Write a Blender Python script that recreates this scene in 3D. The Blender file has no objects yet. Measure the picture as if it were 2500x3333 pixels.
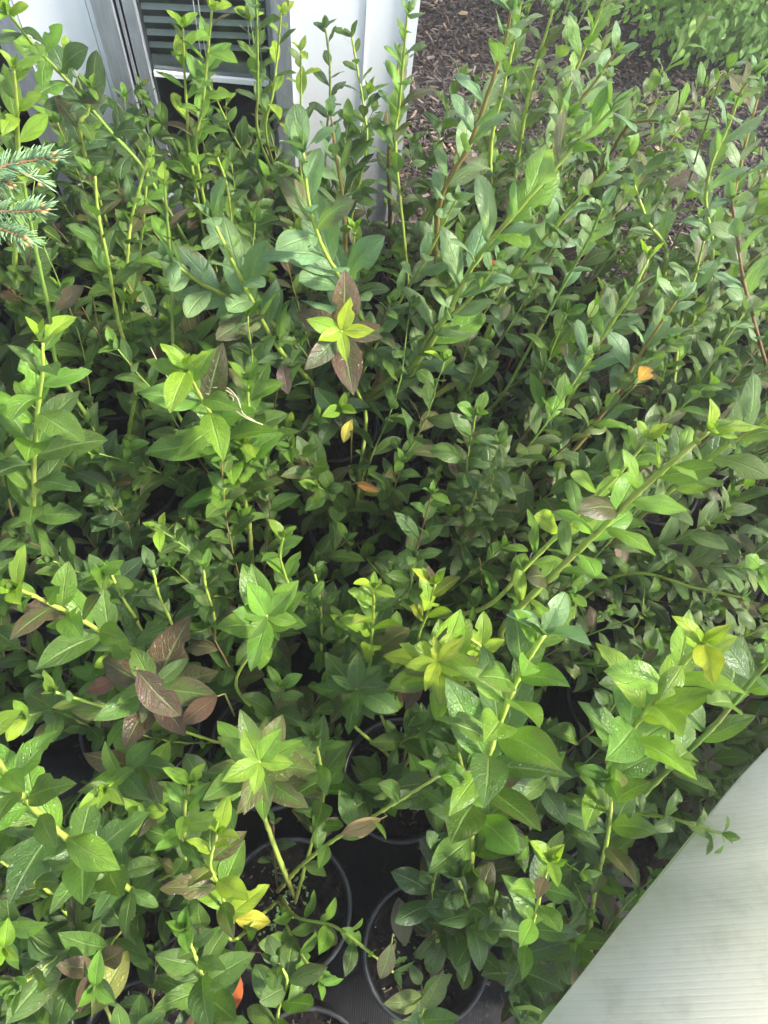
import bpy, math, random
import numpy as np
from mathutils import Vector, Matrix, Euler

sc = bpy.context.scene
rnd = random.Random(11)
U = rnd.uniform

# ------------------------------------------------------------------ camera
LENS_PX = 2222.0                                   # focal length in photo pixels (24 mm on a 36 mm tall frame)
PW, PH = 2500.0, 3333.0
down = Vector((-.0845, .4137, .9066)).normalized() # gravity in (right, down, forward) camera axes
X = Vector((1, -.0285, .106)); X -= X.dot(down) * down; X.normalize()
Z = -down
Y = Z.cross(X)
CAM = Vector((0, 0, 1.65))
right_w = Vector((X[0], Y[0], Z[0])); down_w = Vector((X[1], Y[1], Z[1])); fwd_w = Vector((X[2], Y[2], Z[2]))
cam_d = bpy.data.cameras.new('camera')
cam_d.sensor_fit = 'VERTICAL'; cam_d.sensor_height = 36.0; cam_d.lens = 36.0 * LENS_PX / PH
cam_d.clip_start = .02; cam_d.clip_end = 400
cam = bpy.data.objects.new('camera', cam_d)
m = Matrix((right_w, -down_w, -fwd_w)).transposed().to_4x4(); m.translation = CAM
cam.matrix_world = m
sc.collection.objects.link(cam); sc.camera = cam

def ray(px, py):
    v = Vector(((px - PW / 2) / LENS_PX, (py - PH / 2) / LENS_PX, 1))
    return Vector((v.dot(X), v.dot(Y), v.dot(Z)))
def at_z(px, py, z):
    w = ray(px, py); return CAM + w * ((z - CAM.z) / w.z)
def at_y(px, py, y):
    w = ray(px, py); return CAM + w * (y / w.y)

# ------------------------------------------------------------------ light
SUN_DIR = Vector((.74, -.13, .64)).normalized()    # towards the sun
world = bpy.data.worlds.new('World'); sc.world = world; world.use_nodes = True
nt = world.node_tree; bg = nt.nodes['Background']
sky = nt.nodes.new('ShaderNodeTexSky'); sky.sky_type = 'NISHITA'; sky.sun_disc = False
sky.sun_elevation = math.asin(SUN_DIR.z); sky.sun_rotation = math.atan2(SUN_DIR.x, SUN_DIR.y)
sky.air_density = 1.0; sky.dust_density = 1.6; sky.ozone_density = 1.0
hs = nt.nodes.new('ShaderNodeHueSaturation'); hs.inputs['Saturation'].default_value = .65
nt.links.new(sky.outputs[0], hs.inputs['Color']); nt.links.new(hs.outputs[0], bg.inputs[0]); bg.inputs[1].default_value = .15
sl = bpy.data.lights.new('sun', 'SUN'); sl.energy = 3.3; sl.angle = math.radians(9); sl.color = (1, .95, .86)
sun = bpy.data.objects.new('sun', sl); sun.rotation_euler = (-SUN_DIR).to_track_quat('-Z', 'Y').to_euler()
sc.collection.objects.link(sun)
sc.view_settings.view_transform = 'Standard'; sc.view_settings.look = 'None'
sc.view_settings.gamma = 1; sc.view_settings.use_curve_mapping = False
sc.view_settings.exposure = 1.84
sc.cycles.use_denoising = True
sc.cycles.max_bounces = 5; sc.cycles.diffuse_bounces = 3; sc.cycles.glossy_bounces = 2; sc.cycles.transmission_bounces = 3; sc.cycles.transparent_max_bounces = 8
sc.cycles.use_adaptive_sampling = True; sc.cycles.adaptive_threshold = .04

# ------------------------------------------------------------------ helpers
C = sc.collection
def link(o, parent=None):
    C.objects.link(o)
    if parent: o.parent = parent
    return o
def tag(o, label=None, cat=None, group=None, kind=None):
    if label: o['label'] = label
    if cat: o['category'] = cat
    if group: o['group'] = group
    if kind: o['kind'] = kind
    return o
def empty(name, loc, label, cat, group=None, kind=None):
    o = bpy.data.objects.new(name, None); o.location = loc; o.empty_display_size = .05
    link(o); return tag(o, label, cat, group, kind)
class MB:
    def __init__(s): s.v = []; s.f = []; s.uv = {}
    def box(s, x0, y0, z0, x1, y1, z1):
        b = len(s.v)
        s.v += [(x0,y0,z0),(x1,y0,z0),(x1,y1,z0),(x0,y1,z0),(x0,y0,z1),(x1,y0,z1),(x1,y1,z1),(x0,y1,z1)]
        s.f += [tuple(b+i for i in q) for q in ((0,3,2,1),(4,5,6,7),(0,1,5,4),(1,2,6,5),(2,3,7,6),(3,0,4,7))]
        return s
    def tube(s, pts, rads, n=6, cap=True):
        pts = [Vector(p) for p in pts]; b = len(s.v)
        u = None
        for i, p in enumerate(pts):
            t = (pts[min(i+1, len(pts)-1)] - pts[max(i-1, 0)]).normalized()
            if u is None:
                u = t.cross(Vector((0, 0, 1)) if abs(t.z) < .9 else Vector((1, 0, 0))).normalized()
            else:
                u = (u - t * u.dot(t)).normalized()
            w = t.cross(u); r = rads[i] if hasattr(rads, '__len__') else rads
            for k in range(n):
                a = 2*math.pi*k/n
                s.v.append(tuple(p + (u*math.cos(a) + w*math.sin(a))*r))
        for i in range(len(pts)-1):
            for k in range(n):
                s.f.append((b+i*n+k, b+i*n+(k+1)%n, b+(i+1)*n+(k+1)%n, b+(i+1)*n+k))
        if cap:
            s.f.append(tuple(b+k for k in reversed(range(n))))
            s.f.append(tuple(b+(len(pts)-1)*n+k for k in range(n)))
        return s
    def lathe(s, prof, n=40, c=(0, 0)):
        b = len(s.v)
        for (r, z) in prof:
            for k in range(n):
                a = 2*math.pi*k/n; s.v.append((c[0]+r*math.cos(a), c[1]+r*math.sin(a), z))
        for i in range(len(prof)-1):
            for k in range(n):
                s.f.append((b+i*n+k, b+i*n+(k+1)%n, b+(i+1)*n+(k+1)%n, b+(i+1)*n+k))
        return s
    def mesh(s, name, mat, smooth=True):
        me = bpy.data.meshes.new(name); me.from_pydata(s.v, [], s.f)
        if smooth: me.polygons.foreach_set('use_smooth', [True]*len(me.polygons))
        if mat: me.materials.append(mat)
        me.update(); return me
    def build(s, name, mat, parent=None, smooth=True, loc=None):
        o = bpy.data.objects.new(name, s.mesh(name, mat, smooth))
        if loc is not None: o.location = loc
        return link(o, parent)

# ------------------------------------------------------------------ materials
class N:
    def __init__(s, name):
        s.m = bpy.data.materials.new(name); s.m.use_nodes = True
        s.t = s.m.node_tree; s.t.nodes.clear()
        s.out = s.t.nodes.new('ShaderNodeOutputMaterial')
    def n(s, typ, props=None, **ins):
        x = s.t.nodes.new('ShaderNode' + typ)
        for k, v in (props or {}).items(): setattr(x, k, v)
        for k, v in ins.items():
            key = int(k[1:]) if k[0] == '_' and k[1:].isdigit() else k.replace('_', ' ')
            sock = x.inputs[key]
            if isinstance(v, bpy.types.NodeSocket): s.t.links.new(v, sock)
            else: sock.default_value = v
        return x
    def math(s, op, a, b=0.0, c=None, clamp=False):
        x = s.n('Math', {'operation': op, 'use_clamp': clamp}, _0=a, _1=b)
        if c is not None:
            if isinstance(c, bpy.types.NodeSocket): s.t.links.new(c, x.inputs[2])
            else: x.inputs[2].default_value = c
        return x.outputs[0]
    def mix(s, f, a, b, blend='MIX'):
        x = s.t.nodes.new('ShaderNodeMix'); x.data_type = 'RGBA'; x.blend_type = blend
        for i, v in ((0, f), (6, a), (7, b)):
            if isinstance(v, bpy.types.NodeSocket): s.t.links.new(v, x.inputs[i])
            else: x.inputs[i].default_value = v
        return x.outputs[2]
    def ramp(s, f, stops):
        x = s.t.nodes.new('ShaderNodeValToRGB'); e = x.color_ramp.elements
        while len(e) < len(stops): e.new(.5)
        for i, (p, c) in enumerate(stops): e[i].position = p; e[i].color = c
        s.t.links.new(f, x.inputs[0]); return x.outputs[0]
    def maprange(s, v, a, b, c=0, d=1):
        return s.n('MapRange', {'clamp': True}, Value=v, From_Min=a, From_Max=b, To_Min=c, To_Max=d).outputs[0]
    def noise(s, vec=None, scale=5, detail=4, rough=.5):
        x = s.n('TexNoise', None, Scale=scale, Detail=detail, Roughness=rough)
        if vec is not None: s.t.links.new(vec, x.inputs['Vector'])
        return x.outputs[0]
    def bump(s, h, strength=.3, dist=.01):
        return s.n('Bump', None, Strength=strength, Distance=dist, Height=h).outputs[0]
    def pbsdf(s, col, rough=.5, spec=.5, metal=0, normal=None, **kw):
        x = s.n('BsdfPrincipled', None, Base_Color=col, Roughness=rough, Metallic=metal, Specular_IOR_Level=spec, **kw)
        if normal is not None: s.t.links.new(normal, x.inputs['Normal'])
        return x.outputs[0]
    def done(s, sh): s.t.links.new(sh, s.out.inputs[0]); return s.m
def rgb(r, g, b): return (r, g, b, 1)

def leaf_material():
    k = N('leaf')
    info = k.n('ObjectInfo'); col = info.outputs['Color']; age = info.outputs['Alpha']; rn = info.outputs['Random']
    uv = k.n('UVMap').outputs[0]
    sep = k.n('SeparateXYZ', None, Vector=uv); u = sep.outputs[0]; v = sep.outputs[1]
    w = k.math('MULTIPLY', k.math('ABSOLUTE', k.math('SUBTRACT', v, .5)), 2.0)
    off = k.n('CombineXYZ', None, X=k.math('MULTIPLY', rn, 37.0), Y=k.math('MULTIPLY', rn, 91.0), Z=rn).outputs[0]
    vec = k.n('VectorMath', {'operation': 'ADD'}, _0=uv, _1=off).outputs[0]
    wob = k.noise(vec, 3.5, 2)
    # pinnate veins that sweep towards the tip
    ph = k.math('SUBTRACT', k.math('MULTIPLY', u, 7.5), k.math('MULTIPLY', k.math('POWER', w, 1.3), 1.9))
    ph = k.math('ADD', ph, k.math('MULTIPLY', wob, 1.1))
    lat = k.math('ABSOLUTE', k.math('SUBTRACT', k.math('FRACT', ph), .5))
    lat = k.maprange(lat, .0, .085, 1, 0)
    lat = k.math('MULTIPLY', lat, k.maprange(w, .75, 1.0, 1, 0))
    mid = k.maprange(w, .03, .10, 1, 0)
    vein = k.math('MAXIMUM', k.math('MULTIPLY', lat, .5), mid)
    sx = k.n('Mapping', None, Vector=vec); sx.inputs['Scale'].default_value = (2.2, 1, 1); svec = sx.outputs[0]
    ret = k.n('TexVoronoi', {'feature': 'DISTANCE_TO_EDGE'}, Vector=svec, Scale=11.0).outputs[0]
    ret = k.maprange(ret, .0, .10, 1, 0)
    n1 = k.noise(vec, 2.2, 3); n2 = k.noise(vec, 14, 4, .65)
    # colour of the blade
    lum = k.maprange(n1, .3, .7, .72, 1.28)
    base = k.n('VectorMath', {'operation': 'SCALE'}, _0=col, Scale=lum).outputs[0]
    base = k.mix(k.maprange(n2, .35, .75, 0, .28), base, k.mix(.5, base, rgb(.03, .07, .02)))
    vcol = k.mix(.5, base, rgb(.34, .46, .16))
    base = k.mix(k.math('MULTIPLY', vein, .75), base, vcol)
    base = k.mix(k.math('MULTIPLY', ret, .12), base, rgb(.16, .27, .07))
    # autumn colour: from the margin and tip inwards, and in blotches
    edge = k.math('ADD', k.math('MULTIPLY', w, .35), k.math('MULTIPLY', u, .35))
    am = k.math('ADD', k.math('MULTIPLY', age, 1.5), k.math('MULTIPLY', n1, 1.1))
    am = k.maprange(k.math('ADD', am, edge), 1.28, 1.85, 0, 1)
    am = k.math('MULTIPLY', am, k.maprange(mid, 0, 1, 1, .35))
    redc = k.mix(k.maprange(n2, .42, .58, 0, 1), rgb(.090, .018, .020), rgb(.075, .075, .022))
    base = k.mix(k.math('MULTIPLY', am, .8), base, redc)
    # brown leaf spots
    vo = k.n('TexVoronoi', {'feature': 'F1'}, Vector=vec, Scale=6.5)
    sp = k.maprange(k.math('ADD', vo.outputs['Distance'], k.math('MULTIPLY', n2, .06)), .085, .12, 1, 0)
    gate = k.math('GREATER_THAN', k.n('SeparateXYZ', None, Vector=vo.outputs['Color']).outputs[0],
                  k.math('SUBTRACT', .93, k.math('MULTIPLY', age, .55)))
    base = k.mix(k.math('MULTIPLY', k.math('MULTIPLY', sp, gate), .8), base, rgb(.045, .018, .012))
    # dried water spots / dust
    vd = k.n('TexVoronoi', {'feature': 'F1'}, Vector=svec, Scale=15.0).outputs['Distance']
    dust = k.maprange(k.math('ADD', vd, k.math('MULTIPLY', n2, .25)), .24, .36, 1, 0)
    dg = k.maprange(k.math('FRACT', k.math('MULTIPLY', rn, 7.31)), .55, .95, 0, .36)
    dust = k.math('MULTIPLY', dust, k.math('ADD', dg, k.math('MULTIPLY', age, .12)))
    base = k.mix(dust, base, rgb(.33, .38, .32))
    # underside is paler and matt
    back = k.n('NewGeometry').outputs['Backfacing']
    under = k.mix(.52, base, rgb(.20, .31, .13))
    fcol = k.mix(back, base, under)
    h = k.math('SUBTRACT', k.math('MULTIPLY', n2, .35), k.math('ADD', k.math('MULTIPLY', vein, .8), k.math('MULTIPLY', ret, .25)))
    nrm = k.bump(h, .9, .0022)
    rough = k.math('ADD', k.math('ADD', .24, k.math('MULTIPLY', back, .30)), k.math('MULTIPLY', k.math('ADD', dust, n2), .16))
    p = k.n('BsdfPrincipled', None, Base_Color=fcol, Roughness=rough, Specular_IOR_Level=.55, Normal=nrm).outputs[0]
    tcol = k.mix(.5, k.n('VectorMath', {'operation': 'MULTIPLY'}, _0=base, _1=(1.9, 2.0, .75)).outputs[0], rgb(.16, .30, .02))
    t = k.n('BsdfTranslucent', None, Color=tcol, Normal=nrm).outputs[0]
    ms = k.n('MixShader', None, Fac=k.math('SUBTRACT', .32, k.math('MULTIPLY', am, .18)))
    k.t.links.new(p, ms.inputs[1]); k.t.links.new(t, ms.inputs[2])
    return k.done(ms.outputs[0])
M_LEAF = leaf_material()

def stem_material():
    k = N('stem')
    info = k.n('ObjectInfo'); col = info.outputs['Color']; woody = info.outputs['Alpha']
    t = k.n('Attribute', {'attribute_name': 'along'}).outputs['Fac']
    pos = k.n('TexCoord').outputs['Object']
    n = k.noise(pos, 60, 4, .6); n2 = k.noise(pos, 14, 2)
    f = k.maprange(k.math('ADD', t, k.math('MULTIPLY', k.math('SUBTRACT', n2, .5), .25)), k.math('SUBTRACT', woody, .15), k.math('ADD', woody, .2), 1, 0)
    c = k.mix(f, col, k.mix(n, rgb(.13, .055, .03), rgb(.20, .13, .075)))
    c = k.mix(k.maprange(n, .56, .70, 0, .6), c, rgb(.17, .08, .03)); c = k.mix(k.maprange(n2, .45, .7, 0, .35), c, rgb(.24, .14, .06))
    p = k.pbsdf(c, .45, .4, normal=k.bump(n, .3, .001))
    return k.done(p)
M_STEM = stem_material()

def simple(name, c0, c1, scale=8, rough=.6, spec=.4, bump=.2, dist=.005, metal=0, detail=5):
    k = N(name); pos = k.n('TexCoord').outputs['Object']
    n = k.noise(pos, scale, detail, .6)
    c = k.mix(k.maprange(n, .3, .7), rgb(*c0), rgb(*c1))
    return k.done(k.pbsdf(c, rough, spec, metal, normal=k.bump(n, bump, dist)))

# ------------------------------------------------------------------ ground, mulch
k = N('landscape_fabric'); pos = k.n('TexCoord').outputs['Object']
n = k.noise(pos, 9, 6, .65); n2 = k.noise(pos, 140, 3)
wv = k.n('TexWave', None, Vector=pos, Scale=90.0, Distortion=1.0).outputs['Fac']
c = k.mix(k.maprange(n, .45, .7), rgb(.007, .007, .008), rgb(.020, .018, .017))
c = k.mix(k.maprange(n2, .62, .7, 0, .5), c, rgb(.05, .045, .04))
M_FABRIC = k.done(k.pbsdf(c, .8, .2, normal=k.bump(k.math('ADD', wv, n), .3, .003)))
g = MB(); S = 24
g.v = [(-S,-S,0),(S,-S,0),(S,S,0),(-S,S,0)]; g.f = [(0,1,2,3)]
k = N('soil_ground'); pos = k.n('TexCoord').outputs['Object']
n = k.noise(pos, 6, 8, .7); n2 = k.noise(pos, 60, 4, .7)
c = k.mix(k.maprange(n2, .35, .65), rgb(.014, .012, .012), rgb(.045, .038, .035))
M_SOILG = k.done(k.pbsdf(c, .9, .2, normal=k.bump(n2, .6, .01)))
tag(g.build('ground', M_SOILG), kind='structure')
f = MB(); f.v = [(-2.4,-1.6,.004),(1.9,-1.6,.004),(1.9,1.55,.004),(-2.4,1.55,.004)]; f.f = [(0,1,2,3)]
tag(f.build('landscape_fabric', M_FABRIC), kind='structure')

def chips(name, n, region, mat, z0=0.0, lmin=.012, lmax=.05, tilt=.35, stack=.02):
    mb = MB(); v = mb.v; fc = mb.f
    for i in range(n):
        x, y = region()
        L = U(lmin, lmax); W = L * U(.14, .34); T = U(.002, .006)
        a = U(0, math.pi*2); M = Euler((U(-tilt, tilt), U(-tilt, tilt), a)).to_matrix()
        zc = z0 + U(.002, stack); b = len(v); tp = U(.4, 1.0)
        for (sx, sy, sz) in ((-1,-tp,-1),(1,-1,-1),(1,tp,-1),(-1,1,-1),(-1,-tp*.8,1),(.92,-.9,1),(.95,tp*.8,1),(-.95,.9,1)):
            p = M @ Vector((sx*L/2, sy*W/2, sz*T/2)); v.append((x+p.x, y+p.y, zc+p.z))
        fc += [tuple(b+j for j in q) for q in ((0,3,2,1),(4,5,6,7),(0,1,5,4),(1,2,6,5),(2,3,7,6),(3,0,4,7))]
    return mb.build(name, mat, smooth=False)
k = N('mulch_chip'); pos = k.n('TexCoord').outputs['Object']
ri = k.n('NewGeometry').outputs['Random Per Island']
n = k.noise(pos, 120, 4, .7)
c = k.ramp(ri, [(0, rgb(.022, .017, .017)), (.45, rgb(.056, .043, .036)), (.8, rgb(.105, .082, .068)), (.95, rgb(.25, .20, .16)), (1, rgb(.30, .18, .11))])
c = k.mix(k.maprange(n, .4, .7, 0, .6), c, rgb(.025, .018, .016)); c = k.mix(k.maprange(k.noise(pos, 2.2, 5, .65), .40, .62, 0, .65), c, rgb(.030, .024, .024))
M_CHIP = k.done(k.pbsdf(c, .8, .3, normal=k.bump(n, .5, .002)))
def mulch_region():
    while True:
        x, y = U(.3, 2.9), U(1.45, 3.8)
        if U(0, 1) < 1.35 - y*.17: return x, y
tag(chips('mulch', 32000, mulch_region, M_CHIP, 0, .010, .038, .4, .022), kind='stuff')
tag(chips('bark_debris', 900, lambda: (U(-1.2, 1.2), U(-.8, 1.5)), M_CHIP, .004, .006, .035, .3, .008), kind='stuff')

# ------------------------------------------------------------------ building
WY = 1.78
def wx(px, py): p = at_y(px, py, WY); return p
k = N('white_wall_panel'); pos = k.n('TexCoord').outputs['Object']
n = k.noise(pos, 40, 5, .6); n2 = k.noise(pos, 2.5, 4, .6)
c = k.mix(k.maprange(n2, .35, .8, 0, .35), rgb(.82, .83, .84), rgb(.70, .72, .73))
c = k.mix(k.maprange(k.noise(pos, 160, 2), .70, .76, 0, .5), c, rgb(.3, .3, .3)); c = k.mix(k.math('MULTIPLY', k.maprange(k.n('SeparateXYZ', None, Vector=pos).outputs[2], .0, .45, .6, 0), k.maprange(k.noise(pos, 18, 6, .7), .35, .65)), c, rgb(.30, .25, .20))
M_WALL = k.done(k.pbsdf(c, .45, .4, normal=k.bump(n, .08, .002)))
M_TRIM = simple('white_trim', (.78, .79, .80), (.84, .85, .86), 20, .4, .4, .05, .001)
k = N('mill_aluminium'); pos = k.n('TexCoord').outputs['Object']
mp = k.n('Mapping', None, Vector=pos); mp.inputs['Scale'].default_value = (30, 30, 4)
n = k.noise(mp.outputs[0], 6, 5, .6)
c = k.mix(k.maprange(n, .3, .75), rgb(.30, .33, .37), rgb(.44, .47, .51))
M_ALU = k.done(k.pbsdf(c, k.maprange(n, .3, .7, .35, .55), .5, .55, normal=k.bump(n, .05, .001)))
M_GASKET = simple('black_gasket', (.008, .008, .009), (.02, .02, .022), 50, .6, .3, .1, .001)

xL = wx(433, 0).x; xFL = wx(300, 0).x                # glass edge / frame outer edge on the left
xR = wx(868, 60).x; xFR = wx(946, 100).x             # same on the right
xC = wx(1325, 40).x                                  # building corner
xW0 = wx(40, 0).x                                    # left end of the white pier
TOP, SILL = 2.6, .10
bld = empty('building', (0, WY, 0), 'white panelled building wall with aluminium windows behind the plants', 'building')
def bp(mb, name, mat, parent=bld, smooth=False):
    o = mb.build(name, mat, parent, smooth); 
    return o
def lb(x0, y0, z0, x1, y1, z1): return MB().box(x0, y0, z0, x1, y1, z1)
bp(lb(xW0, 0, 0, xFL - .028, .12, TOP), 'wall_panel', M_WALL)
bp(lb(xFR, 0, 0, xC, .12, TOP), 'wall_panel', M_WALL)
bp(lb(xFL, 0.004, 0, xFR, .12, SILL), 'wall_panel', M_WALL)
bp(lb(xW0 - 1.6, 0.004, 0, xW0, .12, .06), 'wall_panel', M_WALL)
bp(lb(xFL - .028, -.006, 0, xFL - .016, .05, TOP), 'trim_strip', M_TRIM)
bp(lb(xFL - .013, -.010, 0, xFL, .05, TOP), 'trim_strip', M_TRIM)
bp(lb(xC, -.008, 0, xC + .028, .13, TOP), 'corner_trim', M_TRIM)
bp(lb(xC - .10, -.004, 0, xC - .097, .0, TOP), 'panel_seam', M_TRIM)
bp(lb(xC - .002, .12, 0, xC + .02, 4.0, TOP), 'side_wall', M_WALL)
bp(lb(xW0-1.6, -.02, TOP, xC + .05, .14, TOP + .15), 'fascia', M_TRIM)
win = MB().box(xFL, -.02, SILL, xFL + (xL - xFL)*.50, .07, TOP).build('window_frame', M_ALU, bld, False)
def sub(mb, name, mat, par=win): return mb.build(name, mat, par, False)
a0 = xFL + (xL - xFL)*.50
sub(lb(a0, .004, SILL, a0 + .007, .06, TOP), 'gasket', M_GASKET)
sub(lb(a0 + .007, -.004, SILL, a0 + .013, .06, TOP), 'bead', M_ALU)
sub(lb(a0 + .013, .006, SILL, a0 + .019, .06, TOP), 'gasket', M_GASKET)
sub(lb(a0 + .019, .0, SILL, xL, .06, TOP), 'sash_stile', M_ALU)
sub(lb(xR, -.002, SILL, xR + .012, .06, TOP), 'sash_stile', M_ALU)
sub(lb(xR + .012, -.02, SILL, xFR, .07, TOP), 'jamb', M_ALU)
sub(lb(a0, -.03, SILL - .03, xFR, .07, SILL + .022), 'sill', M_ALU)
k = N('window_glass')
gl = k.n('BsdfGlossy', None, Color=rgb(.9, .95, 1), Roughness=.02).outputs[0]
tr = k.n('BsdfTransparent', None, Color=rgb(.93, .95, .95)).outputs[0]
fr = k.n('Fresnel', None, IOR=1.55).outputs[0]
ms = k.n('MixShader', None, Fac=k.math('MULTIPLY', fr, 1.1, clamp=True)); k.t.links.new(tr, ms.inputs[1]); k.t.links.new(gl, ms.inputs[2])
M_GLASS = k.done(ms.outputs[0])
sub(lb(xL, .030, SILL + .022, xR, .034, TOP), 'pane', M_GLASS)
# second window left of the white pier
wn2 = MB().box(xW0 - .06, -.02, .06, xW0 - .002, .07, TOP).build('window_frame', M_ALU, bld, False)
sub(lb(xW0 - 1.5, .03, .06, xW0 - .06, .034, TOP), 'pane', M_GLASS, wn2)
# dim room behind the glass
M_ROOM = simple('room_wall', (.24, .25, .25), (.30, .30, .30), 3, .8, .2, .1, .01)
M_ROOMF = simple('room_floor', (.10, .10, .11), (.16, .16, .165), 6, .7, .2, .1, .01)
rm = MB()
rm.box(xW0-1.6, .9, 0, xC - .02, .95, TOP); rm.box(xW0 - 1.65, .12, 0, xW0-1.6, .95, TOP); rm.box(xC-.07, .12, 0, xC - .02, .9, TOP)
rm.box(xW0-1.6, .12, TOP-.05, xC - .07, .9, TOP)
bp(rm, 'room_wall', M_ROOM)
bp(lb(xW0-1.6, .12, .0, xC - .07, .9, .03), 'room_floor', M_ROOMF)
# blind
M_SLAT = simple('blind_slat', (.90, .91, .88), (.93, .94, .91), 30, .4, .5, .02, .001)
BY = WY + .044
bl = empty('venetian_blind', ((xL+xR)/2, BY, SILL), 'half raised white slatted blind inside the aluminium window', 'blind')
ox = (xL + xR)/2; hw = (xR - xL)/2 - .006
zb = at_y(560, 200, BY).z - SILL
sm = MB(); nW = 5
for i in (0, 1):
    for j in range(nW + 1):
        t = j/nW - .5; sm.v.append(((-hw, hw)[i], t*.0135, -t*t*.006 + t*.002))
for j in range(nW): sm.f.append((j, j+1, nW+1+j+1, nW+1+j))
slm = sm.mesh('slat', M_SLAT)
mod_t = None
pitch = .0300
for i in range(44):
    z = zb + .012 + pitch * (i + 1)
    if z + SILL > TOP - .1: break
    o = bpy.data.objects.new('slat', slm); o.location = (0, 0, z); o.rotation_euler = (U(.55, .68), U(-.004, .004), 0); link(o, bl)
for i in range(7):                                    # stacked slats resting on the bottom rail, hanging askew
    o = bpy.data.objects.new('slat', slm); o.location = (0, U(-.002, .002), zb - .018 + i*.0042); o.rotation_euler = (0, .055, 0); link(o, bl)
o = MB().box(-hw, -.024, -.006, hw, .024, .006).build('bottom_rail', M_SLAT, bl, False); o.location = (0, 0, zb - .028); o.rotation_euler = (0, .055, 0)
for (x, top) in ((-.02, 1), (-.008, 1), (.105, 1), (.118, 1), (.132, 1)):
    MB().tube([(x, -.028, zb - (.03 if x < 0 else -.02)), (x + .004, -.028, zb + .3), (x, -.028, TOP - SILL - .1)], .0011, 5).build('pull_cord', M_SLAT, bl)
cb = MB().tube([at_y(x, y, WY + .25) for x, y in ((640, -60), (655, 40), (640, 120), (600, 190), (560, 215), (520, 225))], .004, 6)
tag(cb.build('cable', M_GASKET), 'thin black cable hanging behind the blind inside the window', 'cable')

# ------------------------------------------------------------------ leaf meshes
def leaf_mesh(W, p, q, bend, fold, cup, wavy, wk, twist, rows=7, cols=4, notch=None, seed=0, petiole=.05):
    r = random.Random(seed)
    vs = []; uvs = []; fs = []
    pos = Vector((0, 0, 0)); ang = 0.0
    ph = r.uniform(0, 6.28); side = r.uniform(-.5, .5)
    for i in range(rows + 1):
        t = i/rows; tt = t
        w = W * (math.sin(math.pi * min(1, tt)**p) ** q if 0 < tt < 1 else 0)
        if i == 0: w = W*.05
        if i == rows: w = W*.012
        ang = -bend * t**1.4
        if i > 0:
            st = (1 + petiole)/rows
            pos = pos + Vector((math.cos(ang), side*.06*math.sin(3*t), math.sin(ang))) * st
        tw = twist * t
        for j in range(cols + 1):
            v = j/cols*2 - 1
            ww = w
            if notch and notch[0] < t < notch[1] and v*notch[2] > 0: ww = w * notch[3]
            y = v * ww
            z = abs(v)*ww*fold - (v*v)*ww*cup + wavy*W*math.sin(wk*math.pi*t + ph + (0 if v > 0 else 1.6))*abs(v)**1.5*(math.sin(math.pi*t)**.5 if 0 < t < 1 else 0)
            y2 = y*math.cos(tw) - z*math.sin(tw); z2 = y*math.sin(tw) + z*math.cos(tw)
            vs.append((pos.x - z2*math.sin(ang), pos.y + y2, pos.z + z2*math.cos(ang)))
            uvs.append((t, j/cols))
    for i in range(rows):
        for j in range(cols):
            a = i*(cols+1) + j
            fs.append((a, a + cols + 1, a + cols + 2, a + 1))
    me = bpy.data.meshes.new('leaf'); me.from_pydata(vs, [], fs)
    me.polygons.foreach_set('use_smooth', [True]*len(fs))
    uvl = me.uv_layers.new(name='UVMap')
    flat = []
    for f_ in fs:
        for i in f_: flat += uvs[i]
    uvl.data.foreach_set('uv', flat)
    me.materials.append(M_LEAF); me.update()
    return me
lr = random.Random(5)
def leafset(n, Wr, p, q, bend, fold, cup, wavy, rows, cols, notchp, seed0):
    out = []
    for i in range(n):
        nt_ = None
        if lr.random() < notchp:
            a = lr.uniform(.3, .7); nt_ = (a, a + lr.uniform(.09, .2), lr.choice((-1, 1)), lr.uniform(.35, .7))
        out.append(leaf_mesh(lr.uniform(*Wr), lr.uniform(*p), lr.uniform(*q), lr.uniform(*bend), lr.uniform(*fold), lr.uniform(*cup),
                             lr.uniform(*wavy), lr.choice((2, 3, 4)), lr.uniform(-.5, .5), rows, cols, nt_, seed0 + i))
    return out
# pointed, elliptic, upturned margins  /  rounder towards the tip, cupped and curled  /  small, soft tips
SETS = {
 'pointed': leafset(14, (.185, .265), (.84, 1.0), (.78, .98), (.1, .9), (.15, .5), (0, .15), (.03, .10), 8, 4, .12, 100),
 'round':   leafset(14, (.19, .27), (1.0, 1.3), (.62, .82), (.1, 1.5), (-.05, .35), (0, .3), (.06, .16), 8, 4, .15, 200),
 'small':   leafset(8, (.20, .28), (.8, 1.0), (.9, 1.1), (-.4, .5), (.3, .7), (0, .1), (.03, .1), 6, 4, 0, 300),
 'curled':  leafset(10, (.15, .24), (.9, 1.1), (.85, 1.0), (1.0, 2.4), (-.2, .5), (.1, .5), (.1, .28), 9, 4, .3, 400),
}
HI = {
 'pointed': leafset(10, (.19, .265), (.84, .98), (.78, .98), (.2, .9), (.15, .45), (0, .15), (.04, .10), 16, 6, .25, 500),
 'round':   leafset(10, (.195, .27), (1.0, 1.25), (.62, .82), (.1, 1.2), (-.05, .35), (0, .3), (.06, .14), 16, 6, .3, 600),
 'small': SETS['small'],
 'curled':  leafset(8, (.15, .23), (.9, 1.1), (.85, 1.0), (1.0, 2.2), (-.2, .5), (.1, .5), (.1, .25), 16, 6, .4, 700),
}
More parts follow.
